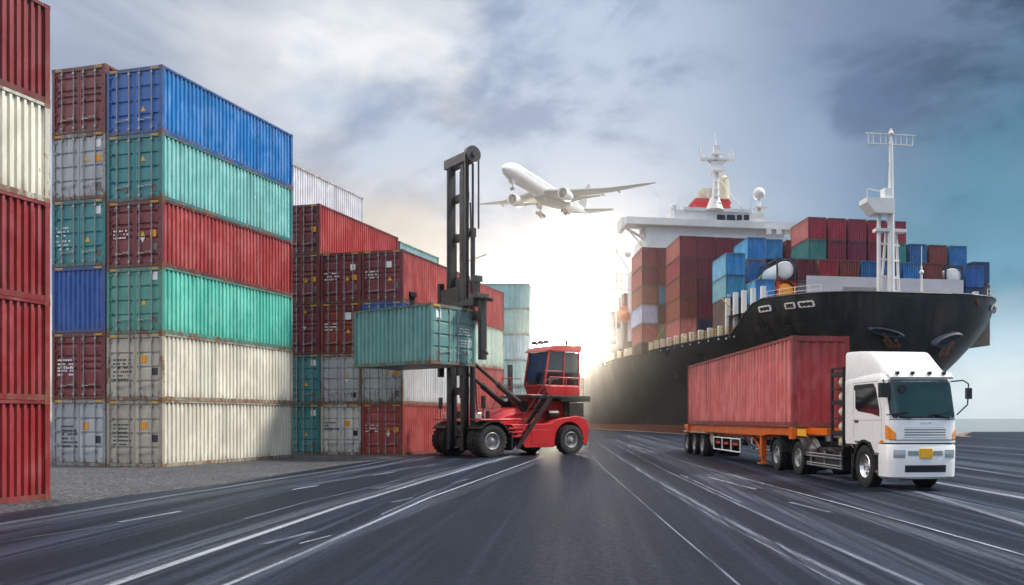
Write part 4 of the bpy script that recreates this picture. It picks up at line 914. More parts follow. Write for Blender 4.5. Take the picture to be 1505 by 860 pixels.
# ------------------------------------------------------------------ trailer and its container
def t_at(xl): q = base + td * xl; return (q.x, q.y, 0)
trailer = thing('container_trailer', 'orange skeletal trailer with three rear axles behind the white lorry', 'trailer', t_at(-23.2), TROT)
O = 23.2
mb = MB()
for sg in (-1, 1):
    mb.prism([(-4.2, 1.50), (-4.2, 1.74), (-26.0, 1.74), (-26.0, 1.18), (-9.4, 1.18), (-8.9, 1.50)], 'y', sg * .48 - .07, sg * .48 + .07)
    mb.prism([(-6.3, 1.44), (-6.3, 1.74), (-25.6, 1.74), (-25.6, 1.36), (-10.2, 1.36), (-9.2, 1.44)], 'y', *sorted((sg * (HW - .10), sg * (HW - .02))))
for x_ in (-6.3, -9.4, -12.5, -15.6, -18.7, -21.8, -24.4, -25.9): mb.box(x_ - .12, x_ + .12, -HW + .03, HW - .03, 1.50, 1.745)
mb.v = [(a + O, b, c_) for a, b, c_ in mb.v]; mb.build('chassis_beam', M['trailer_orange'], trailer)
for sg in (-1, 1):
    for x_ in (-6.3, -24.5):
        mb = MB(); mb.box(x_ - .16 + O, x_ + .16 + O, sg * (HW - .02) - .14, sg * (HW - .02) + .06, 1.30, 1.752); mb.build('twist_lock', M['trailer_orange'], trailer, bevel=.02)
    mb = MB(); mb.box(-10.75 + O, -10.5 + O, sg * .86 - .12, sg * .86 + .12, .42, 1.46); mb.box(-10.70 + O, -10.55 + O, sg * .86 - .08, sg * .86 + .08, .16, .6); mb.box(-10.85 + O, -10.40 + O, sg * .86 - .2, sg * .86 + .2, .12, .18)
    mb.beam((-10.7 + O, sg * .86, .62), (-12.6 + O, sg * .7, 1.30), .1, .1); mb.build('landing_leg', M['trailer_orange'], trailer, bevel=.015)
    mb = MB(); y_ = sg * (HW - .03)
    for z_ in (1.12, .50): mb.tube((-13.6 + O, y_, z_), (-18.6 + O, y_, z_), .035)
    for x_ in (-13.6, -15.2, -16.9, -18.6): mb.tube((x_ + O, y_, .50), (x_ + O, y_, 1.12), .035)
    mb.build('side_guard', M['white_lab'], trailer)
    for x_ in (-14.5, -16.1, -17.7): mb = MB(); mb.box(x_ - .42 + O, x_ + .42 + O, y_ - .012, y_ + .012, .80, .92); mb.build('red_reflector', M['funnel_red'], trailer)
    mb = MB(); mb.tube((-12.0 + O, sg * .85, .75), (-13.5 + O, sg * .85, 1.2), .05); mb.tube((-14 + O, sg * .6, .95), (-16.5 + O, sg * .6, .95), .16, None, 14); mb.build('air_tank', M['black'], trailer)
    mb = MB(); yi, yo = sorted((sg * (HW - .66), sg * (HW + .01)))
    mb.box(-26.1 + O, -20.4 + O, yi, yo, 1.29, 1.34); mb.beam((-20.4 + O, (yi + yo) / 2, 1.315), (-19.9 + O, (yi + yo) / 2, .85), yo - yi, .04, (0, 1, 0)); mb.build('wheel_guard', M['cream'], trailer)
    for x_ in (-21.2, -23.2, -25.2):
        wheel(trailer, (x_ + O, sg * (HW - .15), .60), .60, .30, .34, sg, M['rim_grey'], nuts=10, holes=8)
        wheel(trailer, (x_ + O, sg * (HW - .50), .60), .60, .30, .34, sg, M['rim_grey'], nuts=0, holes=0)
mb = MB()
for x_ in (-21.2, -23.2, -25.2): mb.tube((x_ + O, -HW + .3, .60), (x_ + O, HW - .3, .60), .10); mb.box(x_ - .4 + O, x_ + .4 + O, -.6, -.4, .65, 1.2); mb.box(x_ - .4 + O, x_ + .4 + O, .4, .6, .65, 1.2)
mb.build('axle', M['black'], trailer)
mb = MB(); mb.box(-5.9 + O, -5.0 + O, -HW + .02, -HW + .05, 1.44, 1.70); mb.build('marker_plate', M['yellow'], trailer)
TC = Vector(t_at(-6.15)[:2]); back = -td
cb = TC + back * 18.4
container((cb.x, cb.y, 1.756), math.atan2(td.y, td.x), (.40, .032, .034), 'long red container riding on the orange trailer', None, L=18.4, Wd=2.26, H=3.50, pitch=.46, style='beam', side=(.66, .150, .135), rust=.10)  # side colour paler and pinker than the ends: flare light painted in

# ------------------------------------------------------------------ ship
WL = 3.0                                        # local z 0 is the water
ship = thing('container_ship', 'huge black-hulled container ship seen from its bow', 'ship', (STX, STY, -WL), SD)
ZT, ZD = 17.3 + WL, 13.7 + WL
def topz(d_):
    a = ZT + .02 * min(d_, 9)
    t = max(0, min(1, (d_ - 8.5) / 9.0)); t = t * t * (3 - 2 * t); return a + (ZD - a) * t
def hbeam(d_, z_):
    t = max(0, min(1.05, z_ / ZT)); d0 = (1 - t) * 3.2; s = max(0, (d_ - d0)) / (75 + 15 * (1 - t)); q = .238 + 1.0 * max(0, 1 - t) ** 2
    return 27 * min(1, s) ** q if s > 0 else 0.0
SS = [0, .06, .2, .5, 1.0, 1.8, 3, 4.5, 6.5, 8.5, 10.5, 12.5, 14.5, 16.5, 18.5, 22, 27, 34, 43, 54, 68, 85, 100, 130, 165, 190]
LV = [0, .06, .13, .2, .28, .36, .45, .55, .65, .75, .85, .93, 1.0]
mb = MB()
for sg in (-1, 1):
    rings = []
    for l in LV:
        row = []
        for s_ in SS:
            tz = topz(s_); z_ = -1.5 + (tz + 1.5) * l; t = max(0, min(1.05, z_ / ZT)); d0 = (1 - t) * 3.2
            dd = s_ + d0; row.append((sg * max(hbeam(dd, z_), 0.0), dd, z_))
        rings.append(row)
    mb.loft(rings, False, False, closed=False)
mb.build('hull', M['hull'], ship, smooth=50)
# decks
def deck(mb, z_, d0, d1, k=16, inset=.25):
    L_r = []
    for i in range(k + 1): 
        dd = d0 + (d1 - d0) * i / k; h = max(.05, hbeam(dd, z_) - inset); L_r.append(((-h, dd, z_), (h, dd, z_)))
    vs = [q for p_ in L_r for q in p_]; mb.add(vs, [(2 * i, 2 * i + 1, 2 * i + 3, 2 * i + 2) for i in range(k)])
mb = MB(); deck(mb, ZT - 1.1, .8, 17.0); deck(mb, ZD - .35, 16.5, 190, 30); mb.box(-18, 18, 17.0, 17.3, ZD - .4, ZT - 1.1); mb.build('deck', M['ship_deck'], ship)
mb = MB()
for sg in (-1, 1):
    pts = [(sg * hbeam(s_, topz(s_)), s_, topz(s_) + .03) for s_ in SS]
    mb.path(pts, .13, 6)
mb.build('rail_cap', M['hull'], ship, smooth=60)
# breakwater
mb = MB(); mb.box(-8.6, 14.2, 12.2, 12.5, ZT - 1.0, 24.3); mb.build('breakwater', M['ship_grey'], ship)
mb = MB(); mb.box(-3.5, 2.2, 12.05, 12.18, ZT - .9, 22.9); mb.build('breakwater_panel', M['rim_grey'], ship)
# foremast
fm = (-.3, 6.2)
mb = MB(); mb.tube((fm[0] + .55, fm[1], ZT - 1), (fm[0] + .55, fm[1], 33), .46, .42, 16); mb.tube((fm[0] + .55, fm[1], 33), (fm[0] + .55, fm[1], 40.8), .36, .24, 14)
mb.tube((fm[0] - 1.0, fm[1] + .2, ZT - 1), (fm[0] - 1.0, fm[1] + .2, 31.5), .28, .26, 12)
mb.tube((fm[0] + 2.6, fm[1] + 1.6, ZT - 1), (fm[0] + 1.7, fm[1] + .8, 29.4), .17, None, 10); mb.tube((fm[0] - .2, fm[1] + 1.6, ZT - 1), (fm[0] + .3, fm[1] + .8, 29.4), .17, None, 10)
for z_ in (21.6, 23.4, 25.6, 27.6): mb.beam((fm[0] - .9, fm[1] + .1, z_), (fm[0] + 2.2, fm[1] + 1.0, z_), .2, .24)
mb.build('foremast', M['ship_white'], ship, smooth=40)
mb = MB(); mb.prism([(fm[0] - 3.2, 32.6), (fm[0] - 2.0, 31.3), (fm[0] + .6, 31.3), (fm[0] + .6, 33.2), (fm[0] - 3.2, 33.2)], 'y', fm[1] - 1.0, fm[1] + 1.3)
mb.path([(fm[0] - 3.2, fm[1] - 1, 33.2), (fm[0] - 3.2, fm[1] - 1, 34.2), (fm[0] - 1.4, fm[1] - 1, 34.0)], .06); mb.box(fm[0] - .6, fm[0] + .3, fm[1] - .6, fm[1] + .6, 33.2, 34.6); mb.box(fm[0] - 1.6, fm[0] + 2.6, fm[1] - .3, fm[1] + .8, 29.1, 29.5)
mb.build('mast_platform', M['ship_white'], ship)
mb = MB(); x_, y_ = fm[0] + .55, fm[1]
mb.box(x_ - 3.4, x_ + 3.4, y_ - .1, y_ + .1, 41.6, 41.75); mb.box(x_ - 3.0, x_ + 3.0, y_ - .1, y_ + .1, 40.3, 40.45)
for k in (-3.1, -2.4, -1.4, -.7, .7, 1.4, 2.2, 3.0): mb.tube((x_ + k, y_, 40.4), (x_ + k, y_, 41.7), .05)
mb.tube((x_, y_, 40.6), (x_, y_, 42.4), .16); mb.ball((x_, y_, 41.8), .35); mb.build('radar_yard', M['ship_white'], ship)
mb = MB(); mb.tube((x_, y_, 38.0), (x_ + 8.6, y_ + 14, 26.0), .045, None, 5); mb.tube((x_ - .3, y_, 38.0), (x_ - 1.5, y_ + 1, 29.8), .04, None, 5); mb.build('stay_wire', M['rod'], ship)
mb = MB(); mb.tube((4.4, 6, ZT - 1), (4.4, 6, 24.8), .16, .12); mb.ball((4.4, 6, 24.0), .3); mb.tube((4.4, 6, 24.8), (4.4, 6, 27.4), .05); mb.build('jack_staff', M['ship_white'], ship)
for i, (a, b) in enumerate(((-6.3, 8), (-4.0, 7.5), (3.0, 7), (9.3, 9), (10.8, 10), (12.0, 10.6))):
    mb = MB(); mb.tube((a - .7, b, ZT + .1), (a + .7, b, ZT + .1), .75, None, 14); mb.box(a - 1.0, a + 1.0, b - .6, b + .6, ZT - 1.1, ZT + .0); mb.tube((a + .2, b - .4, ZT - .2), (a + .2, b - .4, ZT + 1.0), .3, None, 10); mb.build('mooring_winch', M['cream'], ship, smooth=40)
# railing on the forecastle
mb = MB()
for sg in (-1, 1):
    last = None
    for s_ in (2.0, 3, 4.5, 6.5, 8.5):
        q = Vector((sg * hbeam(s_, ZT) * .97, s_, ZT)); mb.tube(q, q + Vector((0, 0, 1.1)), .04, None, 5)
        if last: 
            for h in (.55, 1.1): mb.tube(last + Vector((0, 0, h)), q + Vector((0, 0, h)), .035, None, 5)
        last = q
mb.build('forecastle_rail', M['ship_white'], ship)
# fairleads, anchors
def hull_frame(sg, d_, z_):
    a = Vector((sg * hbeam(d_, z_), d_, z_)); t = Vector((sg * hbeam(d_ + .3, z_), d_ + .3, z_)) - a; t.normalize()
    u = Vector((sg * hbeam(d_, z_ + .3), d_, z_ + .3)) - a; u.normalize(); nn = t.cross(u).normalized()
    if nn.x * sg < 0: nn = -nn
    return a, t, u, nn
for sg, d_, z_, w_ in ((-1, 3.2, ZT - 1.15, .95), (-1, 4.9, ZT - 1.15, .65), (-1, 8.4, ZT - 1.1, 1.0), (1, 3.3, ZT - 1.1, .6), (1, 5.0, ZT - 1.1, .9), (1, 9.8, ZT - 1.4, .7)):
    a, t, u, nn = hull_frame(sg, d_, z_); mb = MB()
    for zz_ in (-.3, .3): mb.beam(a - t * w_ + u * zz_ + nn * .12, a + t * w_ + u * zz_ + nn * .12, .2, .16, nn)
    for zz_ in (-1, 1): mb.beam(a + t * w_ * zz_ - u * .3 + nn * .12, a + t * w_ * zz_ + u * .3 + nn * .12, .2, .16, nn)
    fl = mb.build('fairlead', M['ship_white'], ship)
    mb = MB()
    for k in (-.6, 0, .6): mb.tube(a + t * w_ * k - u * .26 + nn * .1, a + t * w_ * k + u * .26 + nn * .1, .2, None, 8)
    mb.build('roller', M['rusty'], fl)
def hull_at(sg, px, py):
    best = None
    for i in range(4, 120):
        for j in range(20, 150):
            d_, z_ = i * .2, j * .13; a = ship_pt(sg * hbeam(d_, z_), d_); X, Y = a; e = (PX + X / Y * F - px) ** 2 + (PY - (z_ - WL - CAMH) / Y * F - py) ** 2
            if best is None or e < best[0]: best = (e, d_, z_)
    return best[1:]
for sg, px_, py_ in ((-1, 1300, 492), (1, 1392, 500)):
    d_, z_ = hull_at(sg, px_, py_); a, t, u, nn = hull_frame(sg, d_, z_); mb = MB(); k = 22
    ring = lambda r, h: [a + t * (math.cos(2 * math.pi * i / k) * r) + u * (math.sin(2 * math.pi * i / k) * r) + nn * h for i in range(k)]
    mb.loft([ring(1.75, -.6), ring(1.72, .35), ring(1.5, .6), ring(1.25, .58), ring(1.05, .2)]); hw_ = mb.build('anchor_bolster', M['navy'], ship, smooth=40)
    mb = MB(); c0 = a + nn * .6 - Vector((0, 0, .3)); dn = (-u * .6 - Vector((0, 0, .6))).normalized()
    mb.beam(c0 + u * .5, c0 + dn * 1.7, .34, .34, nn); mb.beam(c0 + dn * 1.6 - t * .75, c0 + dn * 1.6 + t * .75, .42, .45, nn)
    for q in (-1, 1): mb.beam(c0 + dn * 1.6 + t * (.66 * q), c0 + dn * .55 + t * (.72 * q) + nn * .2, .34, .26, nn)
    mb.build('anchor', M['rusty'], ship)
mb = MB(); a, t, u, nn = hull_frame(1, .9, ZT - .8); mb.tube(a - nn * .2, a + nn * .2, .42, None, 14); mb.build('towing_eye', M['rusty'], ship)
# deck-side pedestals, yellow lashing rails, hatch supports
mb = MB(); yb = MB()
dd = 11.0
while dd < 120:
    h = hbeam(dd, ZD) - .5
    if dd < 20:
        for sg in (-1, 1): MB().box(sg * h - .3, sg * h + .3, dd - .3, dd + .3, topz(dd) - .5, ZT + 2.2).build('deck_pedestal', M['ship_white'], ship)
        dd += 1.9; continue
    for sg in (-1, 1): MB().box(sg * h - .35, sg * h + .35, dd - .35, dd + .35, ZD - .4, ZD + 1.6).build('deck_pedestal', M['ship_white'], ship)
    dd += 2.9 if dd < 60 else 5.0
pr = None; dd = 16.5
while dd < 110:
    h = hbeam(dd, ZD) - .12; q = Vector((-h, dd, topz(dd)))
    yb.tube(q, q + Vector((0, 0, 1.2)), .05, None, 5)
    if pr is not None:
        for hh in (.4, .8, 1.2): yb.tube(pr + Vector((0, 0, hh)), q + Vector((0, 0, hh)), .045, None, 5)
    pr = q; dd += 1.5
yb.build('deck_rail', M['ship_yellow'], ship)
mb = MB()
def hatch(x0, x1, y0, y1, z1): mb.box(x0, x1, y0, y1, ZD - .36, z1)

# ship containers: placed bay by bay
def ship_local(px, z):
    X = (px - PX) * z / F; v_ = Vector((X - STX, z - STY)); return (v_.x * math.cos(SD) + v_.y * math.sin(SD), -v_.x * math.sin(SD) + v_.y * math.cos(SD))
BAYREF = {}
GS = 'containers stacked on the ship deck'
S_RED, S_DRED, S_BRN, S_BLU, S_TEAL, S_LBL, S_PINK, S_ORG = (.30, .012, .030), (.19, .012, .032), (.20, .035, .028), (.010, .155, .40), (.035, .20, .19), (.020, .25, .55), (.52, .16, .13), (.36, .09, .045)  # pink, orange and paler side tones have light on the port sides painted in
SW, SH, SL = 2.78, 3.26, 7.0
def bay_z(px, z):
    """depth at column px of a bay whose front face lies square to the ship and passes through its reference column at depth z"""
    x0 = (BAYREF.get(z, px) - PX) * z / F
    return (z - math.tan(SD) * x0) / (1 - math.tan(SD) * (px - PX) / F)
def ship_box(px, py_top, z, col, label, side=None, L=None, tank=None, rust=.1):
    """front-left pixel column and top row at depth z of the bay's front face"""
    Zt = CAMH + (PY - py_top) * z / F; L = L or (10.0 if z in (ZDk, ZE) else SL); z = bay_z(px, z); X = (px - PX) * z / F
    wx, wy = X + SW / 2 * math.cos(SD), z + SW / 2 * math.sin(SD)
    loc = (wx, wy, Zt - SH)
    if tank: return tank_container(loc, SD + math.pi / 2, tank, label, GS)
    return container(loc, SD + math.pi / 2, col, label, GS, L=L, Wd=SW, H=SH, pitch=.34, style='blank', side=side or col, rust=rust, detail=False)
def tank_container(loc, rotz, mat, label, group):
    t = thing('tank_container', label, 'tank container', loc, rotz, group); mb = MB(); h = SW / 2; e = .13
    for x_ in (0, SL - .2):
        for sg in (-1, 1): mb.box(x_, x_ + .2, sg * h - (.2 if sg > 0 else 0), sg * h + (0 if sg > 0 else .2), 0, SH - .03)
        mb.box(x_, x_ + .2, -h, h, 0.002, .22); mb.box(x_, x_ + .2, -h, h, SH - .25, SH - .032)
        for sy in (-1, 1):
            for z0, z1 in ((.75, .12), (SH - .8, SH - .15)): mb.beam((x_ + .1, sy * (h - .08), z0), (x_ + .1, sy * (h - .8), z1), .16, .16)
    for sg in (-1, 1):
        for z_ in (.1, SH - .14): mb.beam((.1, sg * (h - .1), z_), (SL - .1, sg * (h - .1), z_), .16, .16)
    mb.build('frame', M['navy'] if mat != M['orange_lab'] else M['funnel_red'], t)
    mb = MB(); r = h - .12
    mb.revolve([(.02, .001), (.04, r * .5), (.12, r * .8), (.30, r * .96), (.6, r), (SL - .6, r), (SL - .2, r * .8), (SL - .1, .001)], (0, 0, SH / 2), 'x', 28); mb.build('tank', mat, t, smooth=50)
    return t
ZA, ZB, ZDk, ZE = 113.0, 120.6, 129.0, 141.0
BAYREF.update({ZA: 1204.5, ZB: 1188, ZDk: 999, ZE: 943.5})
# topmost red row
for i in range(5):
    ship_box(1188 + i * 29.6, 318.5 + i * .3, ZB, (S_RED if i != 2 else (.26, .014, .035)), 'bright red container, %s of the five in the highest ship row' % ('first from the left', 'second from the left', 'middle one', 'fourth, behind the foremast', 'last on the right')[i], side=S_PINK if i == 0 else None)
row1 = [(1188, S_TEAL, 'teal container at the left end under the highest red row'), (1217.6, S_DRED, 'maroon container beside the left teal one under the red row'), (1247.2, (.17, .014, .05), 'plum container in the middle under the red row'), (1276.8, S_DRED, 'maroon container behind the foremast under the red row'),
        (1306.4, (.05, .24, .22), 'teal container at the right end under the red row'), (1337, (.012, .12, .32), 'blue container between the right teal one and a brown one'), (1366.6, S_BRN, 'rust brown container between two blue ones at the right'), (1396.2, (.014, .16, .42), 'blue container at the right end of the second row')]
for i, (a, c_, l_) in enumerate(row1): ship_box(a, 351.2 + i * .3, ZB, c_, l_)
row2 = [(1204.5, S_RED, 'red container with bright side low behind the breakwater'), (1235.3, S_BRN, 'brown container beside the low red one'), (1266.1, S_BLU, 'blue container left of the foremast legs'), (1296.9, (.015, .13, .36), 'blue container between the foremast legs'),
        (1327.7, (.018, .19, .48), 'bright blue container just right of the foremast'), (1358.5, S_BRN, 'brown sliver of a container beside the white tank')]
for i, (a, c_, l_) in enumerate(row2): ship_box(a, 381.0, ZA, c_, l_, side=S_PINK if i == 0 else None)
ship_box(1389.3, 383.5, ZA, None, 'white tank in a navy frame near the right end of the deck', tank=M['ship_white'])
ship_box(1420.1, 383.5, ZA, (.010, .11, .40), 'blue container at the far right beside the white tank')
ship_box(1420.1, 415.5, ZA, (.006, .06, .22), 'dark navy container under the far right blue one')
ship_box(1430, 376.5, ZB, (.008, .045, .16), 'navy container behind the far right blue one')
ship_box(1141.5, 380.5, ZA, None, 'white tank in a navy frame above the orange one', tank=M['ship_white'])
ship_box(1141.5, 412.5, ZA, None, 'orange tank with white emblem in a red frame', tank=M['orange_lab'])
ship_box(1110, 412.5, ZA, (.020, .22, .58), 'bright blue container beside the orange tank', side=(.10, .42, .70))
ship_box(1172.4, 381.0, ZA, (.13, .012, .03), 'maroon container squeezed between the white tank and the red one')
ship_box(1172.4, 412.5, ZA, (.20, .20, .21), 'grey container at the left end of the breakwater')
ship_box(1067, 371, ZA + 1.2, S_LBL, 'sky blue container, upper of the pair at the port corner', side=(.22, .52, .72))
ship_box(1067, 403.4, ZA + 1.2, (.02, .24, .42), 'teal blue container, lower of the pair at the port corner', side=(.25, .50, .56))
ship_box(1099, 351.5, ZB, (.014, .18, .46), 'blue container above the scuffed blue one', side=(.10, .40, .66))
ship_box(1099, 383.6, ZB, (.016, .12, .34), 'scuffed blue container with rusty streaks', rust=.5)
# port aft clusters
lab = ['first', 'second', 'third', 'fourth']
for i, c_ in enumerate([(.24, .02, .035), (.20, .012, .035), S_DRED, (.17, .014, .04)]):
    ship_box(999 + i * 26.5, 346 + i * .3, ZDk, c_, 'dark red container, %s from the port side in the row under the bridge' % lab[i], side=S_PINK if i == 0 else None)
ship_box(1126, 346.6, ZDk, S_LBL, 'sky blue container behind the port corner group'); ship_box(1156, 346.9, ZDk, S_BRN, 'brown container left of the highest red row')
for k, (c1, s1, l1, c2, l2) in enumerate([(S_DRED, (.40, .05, .06), 'crimson container one tier under the row below the bridge', S_DRED, 'maroon container inboard of the crimson one'), (S_BRN, S_ORG, 'brown container with orange side, third tier of the port stack', (.15, .022, .03), 'dark brown container inboard on the third tier'),
          ((.24, .06, .035), S_ORG, 'rust orange container with crossed lashing, fourth tier of the port stack', S_DRED, 'maroon container inboard on the fourth tier'), (S_PINK, S_PINK, 'coral container at the bottom of the port stack', (.014, .03, .10), 'navy container at the bottom inboard of the coral one')]):
    py = 346 + 30.3 * (k + 1)
    ship_box(999, py, ZDk, c1, l1, side=s1); ship_box(1025.5, py, ZDk, c2, l2)
for k, (c1, s1, l1, c2, l2) in enumerate([((.24, .015, .035), S_PINK, 'dark red container on top of the aftmost port stack', S_DRED, 'dark red container inboard on top of the aftmost stack'), (S_DRED, (.42, .05, .05), 'crimson container second in the aftmost port stack', (.24, .05, .035), 'brick container inboard, second tier aftmost'),
          ((.28, .085, .05), S_ORG, 'tan orange container, middle of the aftmost port stack', (.18, .28, .42), 'slate blue container inboard in the middle of the aftmost stack'), ((.42, .42, .60), (.55, .58, .75), 'lavender container in the aftmost port stack', (.22, .075, .06), 'brown container beside the lavender one'),
          ((.40, .10, .07), (.50, .17, .11), 'orange red container at the bottom of the aftmost port stack', (.30, .27, .20), 'khaki container at the bottom of the aftmost stack')]):
    py = 363 + 28.2 * k
    ship_box(943.5, py, ZE, c1, l1, side=s1); ship_box(967.8, py, ZE, c2, l2)
ship_box(897, 458, 186, (.30, .26, .45), 'small purple container near the stern, upper', side=(.45, .40, .65)); ship_box(897, 479.3, 186, (.34, .34, .48), 'small grey purple container near the stern, lower', side=(.5, .48, .65))
ship_box(917, 431, 180, (.28, .05, .06), 'small maroon container above the lifeboat')

# hatch covers and cell-guide platforms that carry the bays
mb = MB()
def support(pxa, pxb, z, ztop_px):
    depth = 10.0 if z in (ZDk, ZE) else SL
    a = ship_local(pxa, bay_z(pxa, z)); b = ship_local(pxb, bay_z(pxb, z)); zt = CAMH + (PY - ztop_px) * z / F + WL
    MB().box(a[0] + .06, b[0] - .06, a[1] + .6, a[1] + depth - .2, ZD - .36, zt - .01).build('hatch_cover', M['ship_deck'], ship)
support(1205, 1420, ZA, 381.0 + 34.65); support(1188, 1425, ZB, 351.2 + 32.5); support(1110, 1205, ZA, 412.5 + 34.65); support(1067, 1097, ZA + 1.2, 403.4 + 34.4); support(1420, 1450, ZA, 415.5 + 34.65)
support(1099, 1128, ZB, 383.6 + 32.5); support(1430, 1459, ZB, 376.5 + 32.5); support(999, 1055, ZDk, 346 + 30.3 * 5 + .3); support(1052, 1186, ZDk, 346 + 30.6); support(943.5, 995, ZE, 363 + 28.2 * 5 - .2)
support(897, 916, 186, 500.3); support(917, 936, 180, 452.6)
for (px, z, y0, y1) in ((1060, ZA + .6, 438, 470), (1052, 128, 490, 440), (1040, 128, 500, 450), (960, 140.4, 508, 455), (1090, ZA + .6, 440, 404)):
    a = ship_local(px, z); b = ship_local(px + 30, z); za, zb = CAMH + (PY - y0) * z / F + WL, CAMH + (PY - y1) * z / F + WL
    MB().tube((a[0], a[1], za), (b[0], b[1], zb), .09, None, 6).build('lashing_rod', M['ship_yellow'], ship)

# bridge superstructure
ZS = 172.0
def sl(px, py, z=ZS): a = ship_local(px, z); return Vector((a[0], a[1], CAMH + (PY - py) * z / F + WL))
def sbox(mb, pxa, pxb, pya, pyb, z0, depth, zoff=0.0):
    a, b = sl(pxa, pya, z0), sl(pxb, pyb, z0); y_ = (a.y + b.y) / 2 + zoff; mb.box(a.x, b.x, y_, y_ + depth, b.z, a.z)
mb = MB(); sbox(mb, 947, 1160, 346, 520, ZS, 14); mb.build('accommodation_block', M['ship_white'], ship)
mb = MB(); sbox(mb, 916, 1196, 325, 335, ZS, 5.0, -1.0); sbox(mb, 912, 919, 321, 337, ZS, 5.6, -1.3); sbox(mb, 947, 1160, 335, 346, ZS, 4.0, .5); mb.build('bridge_wing', M['ship_white'], ship)
mb = MB(); a, b = sl(919, 335), sl(948, 352); mb.beam(a, b, .5, .5)
for px in (943, 962, 1130, 1145): a, b = sl(px, 335), sl(px, 345); mb.beam(a, b, .9, .8)
a, b = sl(925, 340), sl(945, 362); mb.beam(a, b, .3, .3); mb.build('wing_strut', M['ship_white'], ship)
mb = MB(); sbox(mb, 988, 1128, 310, 326, ZS, 9.0, .3); sbox(mb, 1002, 1108, 306, 311, ZS, 9, 0); mb.build('wheelhouse', M['ship_white'], ship)
for a_, b_ in ((1003, 1015), (1019, 1027), (1029.5, 1037), (1039.5, 1051.5), (1054, 1066.5), (1068.5, 1081), (1083.5, 1091), (1093.5, 1101.5)):
    mb = MB(); sbox(mb, a_, b_, 315.5, 323.5, ZS, .3, .1); mb.build('bridge_window', M['ship_glass'], ship)
for px, py in ((957.5, 354), (973.5, 354.5), (1024, 341)): mb = MB(); sbox(mb, px - 1.7, px + 1.7, py - 2, py + 2, ZS, .2, -.12); mb.build('cabin_window', M['ship_glass'], ship)
rr = random.Random(5); mb = MB(); px = 970
while px < 993:
    w = rr.choice((1.2, 1.7, 2.2)); sbox(mb, px, px + w, 338.5, 342.5, ZS, .06, .42); px += w + .8
mb.build('name_lettering', M['rim_grey'], ship)
# funnel, radar mast
mb = MB(); sbox(mb, 1021, 1074, 292, 309, ZS + 8, 6); sbox(mb, 1019, 1076, 296, 298, ZS + 8, 6.6, -.3); sbox(mb, 1020, 1075, 303, 305, ZS + 8, 6.4, -.2); mb.build('funnel', M['funnel_red'], ship)
mb = MB()
for px, py, r in ((1030, 280, .9), (1035, 277, .7), (1041, 278, .9), (1046, 283, .6)): a, b = sl(px, 293, ZS + 9), sl(px, py, ZS + 9); mb.tube(a, b, r, r * .8, 12)
a, b = sl(1061.5, 294, ZS + 9), sl(1061.5, 266, ZS + 9); mb.tube(a, b, 1.7, 1.5, 18); a, b = sl(1061.5, 266, ZS + 9), sl(1059, 262, ZS + 9); mb.tube(a, b, 1.5, 1.2, 18); mb.build('exhaust_pipe', M['cream'], ship, smooth=40)
mb = MB(); a, b = sl(1051, 309), sl(1052.5, 262); mb.tube(a, b, 1.0, .65, 14); a = sl(1050.5, 309); mb.tube(a, a + Vector((0, 0, 2.5)), 1.9, 1.0, 14); a, b = sl(1053, 262), sl(1053, 222); mb.tube(a, b, .5, .35, 12); a, b = sl(1053, 222), sl(1051, 196); mb.tube(a, b, .18, .07, 8)
sbox(mb, 1045, 1064, 252, 254, ZS, 2.6, -1.3); sbox(mb, 1027, 1079, 234, 236, ZS, 1.4, -.7); sbox(mb, 1046, 1060, 238, 252, ZS, 1.2, -.5); sbox(mb, 1044, 1062, 227, 229, ZS, 1.6, -.8); sbox(mb, 1048, 1058, 214, 226, ZS, .8, -.4)
a, b = sl(1040, 236), sl(1053, 246); mb.beam(a, b, .4, .4); a, b = sl(1068, 236), sl(1055, 246); mb.beam(a, b, .4, .4)
for px in (1030, 1077, 1028, 1075): a, b = sl(px, 235), sl(px - 1, 214 if px < 1040 else 217); mb.tube(a, b, .16, .08, 6)
for px, r in ((1033, .9), (1073, .9)): a = sl(px, 229); mb.tube(a - Vector((0, 0, 1.2)), a + Vector((0, 0, .4)), .32, None, 8)
for py in (300, 290, 280, 270): sbox(mb, 1047, 1058, py, py + .8, ZS, .5, -1.4)
mb.build('radar_mast', M['ship_white'], ship, smooth=40)
def antenna(fn): mb = MB(); fn(mb); mb.build('antenna', M['ship_white'], ship, smooth=40)
antenna(lambda mb: (mb.ball(sl(1115.5, 285), 1.3), mb.tube(sl(1115.5, 311), sl(1115.5, 284), .35, None, 10), sbox(mb, 1109, 1127, 305, 307, ZS, 2, -1)))
antenna(lambda mb: mb.tube(sl(1103, 311), sl(1104, 290), .07, None, 6))
antenna(lambda mb: (mb.ball(sl(990, 304), .8), mb.tube(sl(990, 311), sl(990, 304), .2, None, 6)))
antenna(lambda mb: mb.tube(sl(998, 311), sl(998, 290), .06, None, 6))
antenna(lambda mb: (mb.tube(sl(967.5, 325), sl(967.5, 272), .08, .05, 6), mb.tube(sl(967.5, 292), sl(962, 281), .04, None, 5), mb.tube(sl(967.5, 292), sl(973, 281), .04, None, 5)))
for k in (985, 988, 993, 997):
    mb = MB(); sbox(mb, k, k + 1.3, 308, 325, ZS, .4, -.2); mb.build('wing_post', M['ship_white'], ship)
mb = MB(); mb.tube(sl(1053, 258), sl(1093, 310), .06, None, 5); mb.tube(sl(1050, 256), sl(1041, 308), .05, None, 5); mb.build('signal_halyard', M['rod'], ship)
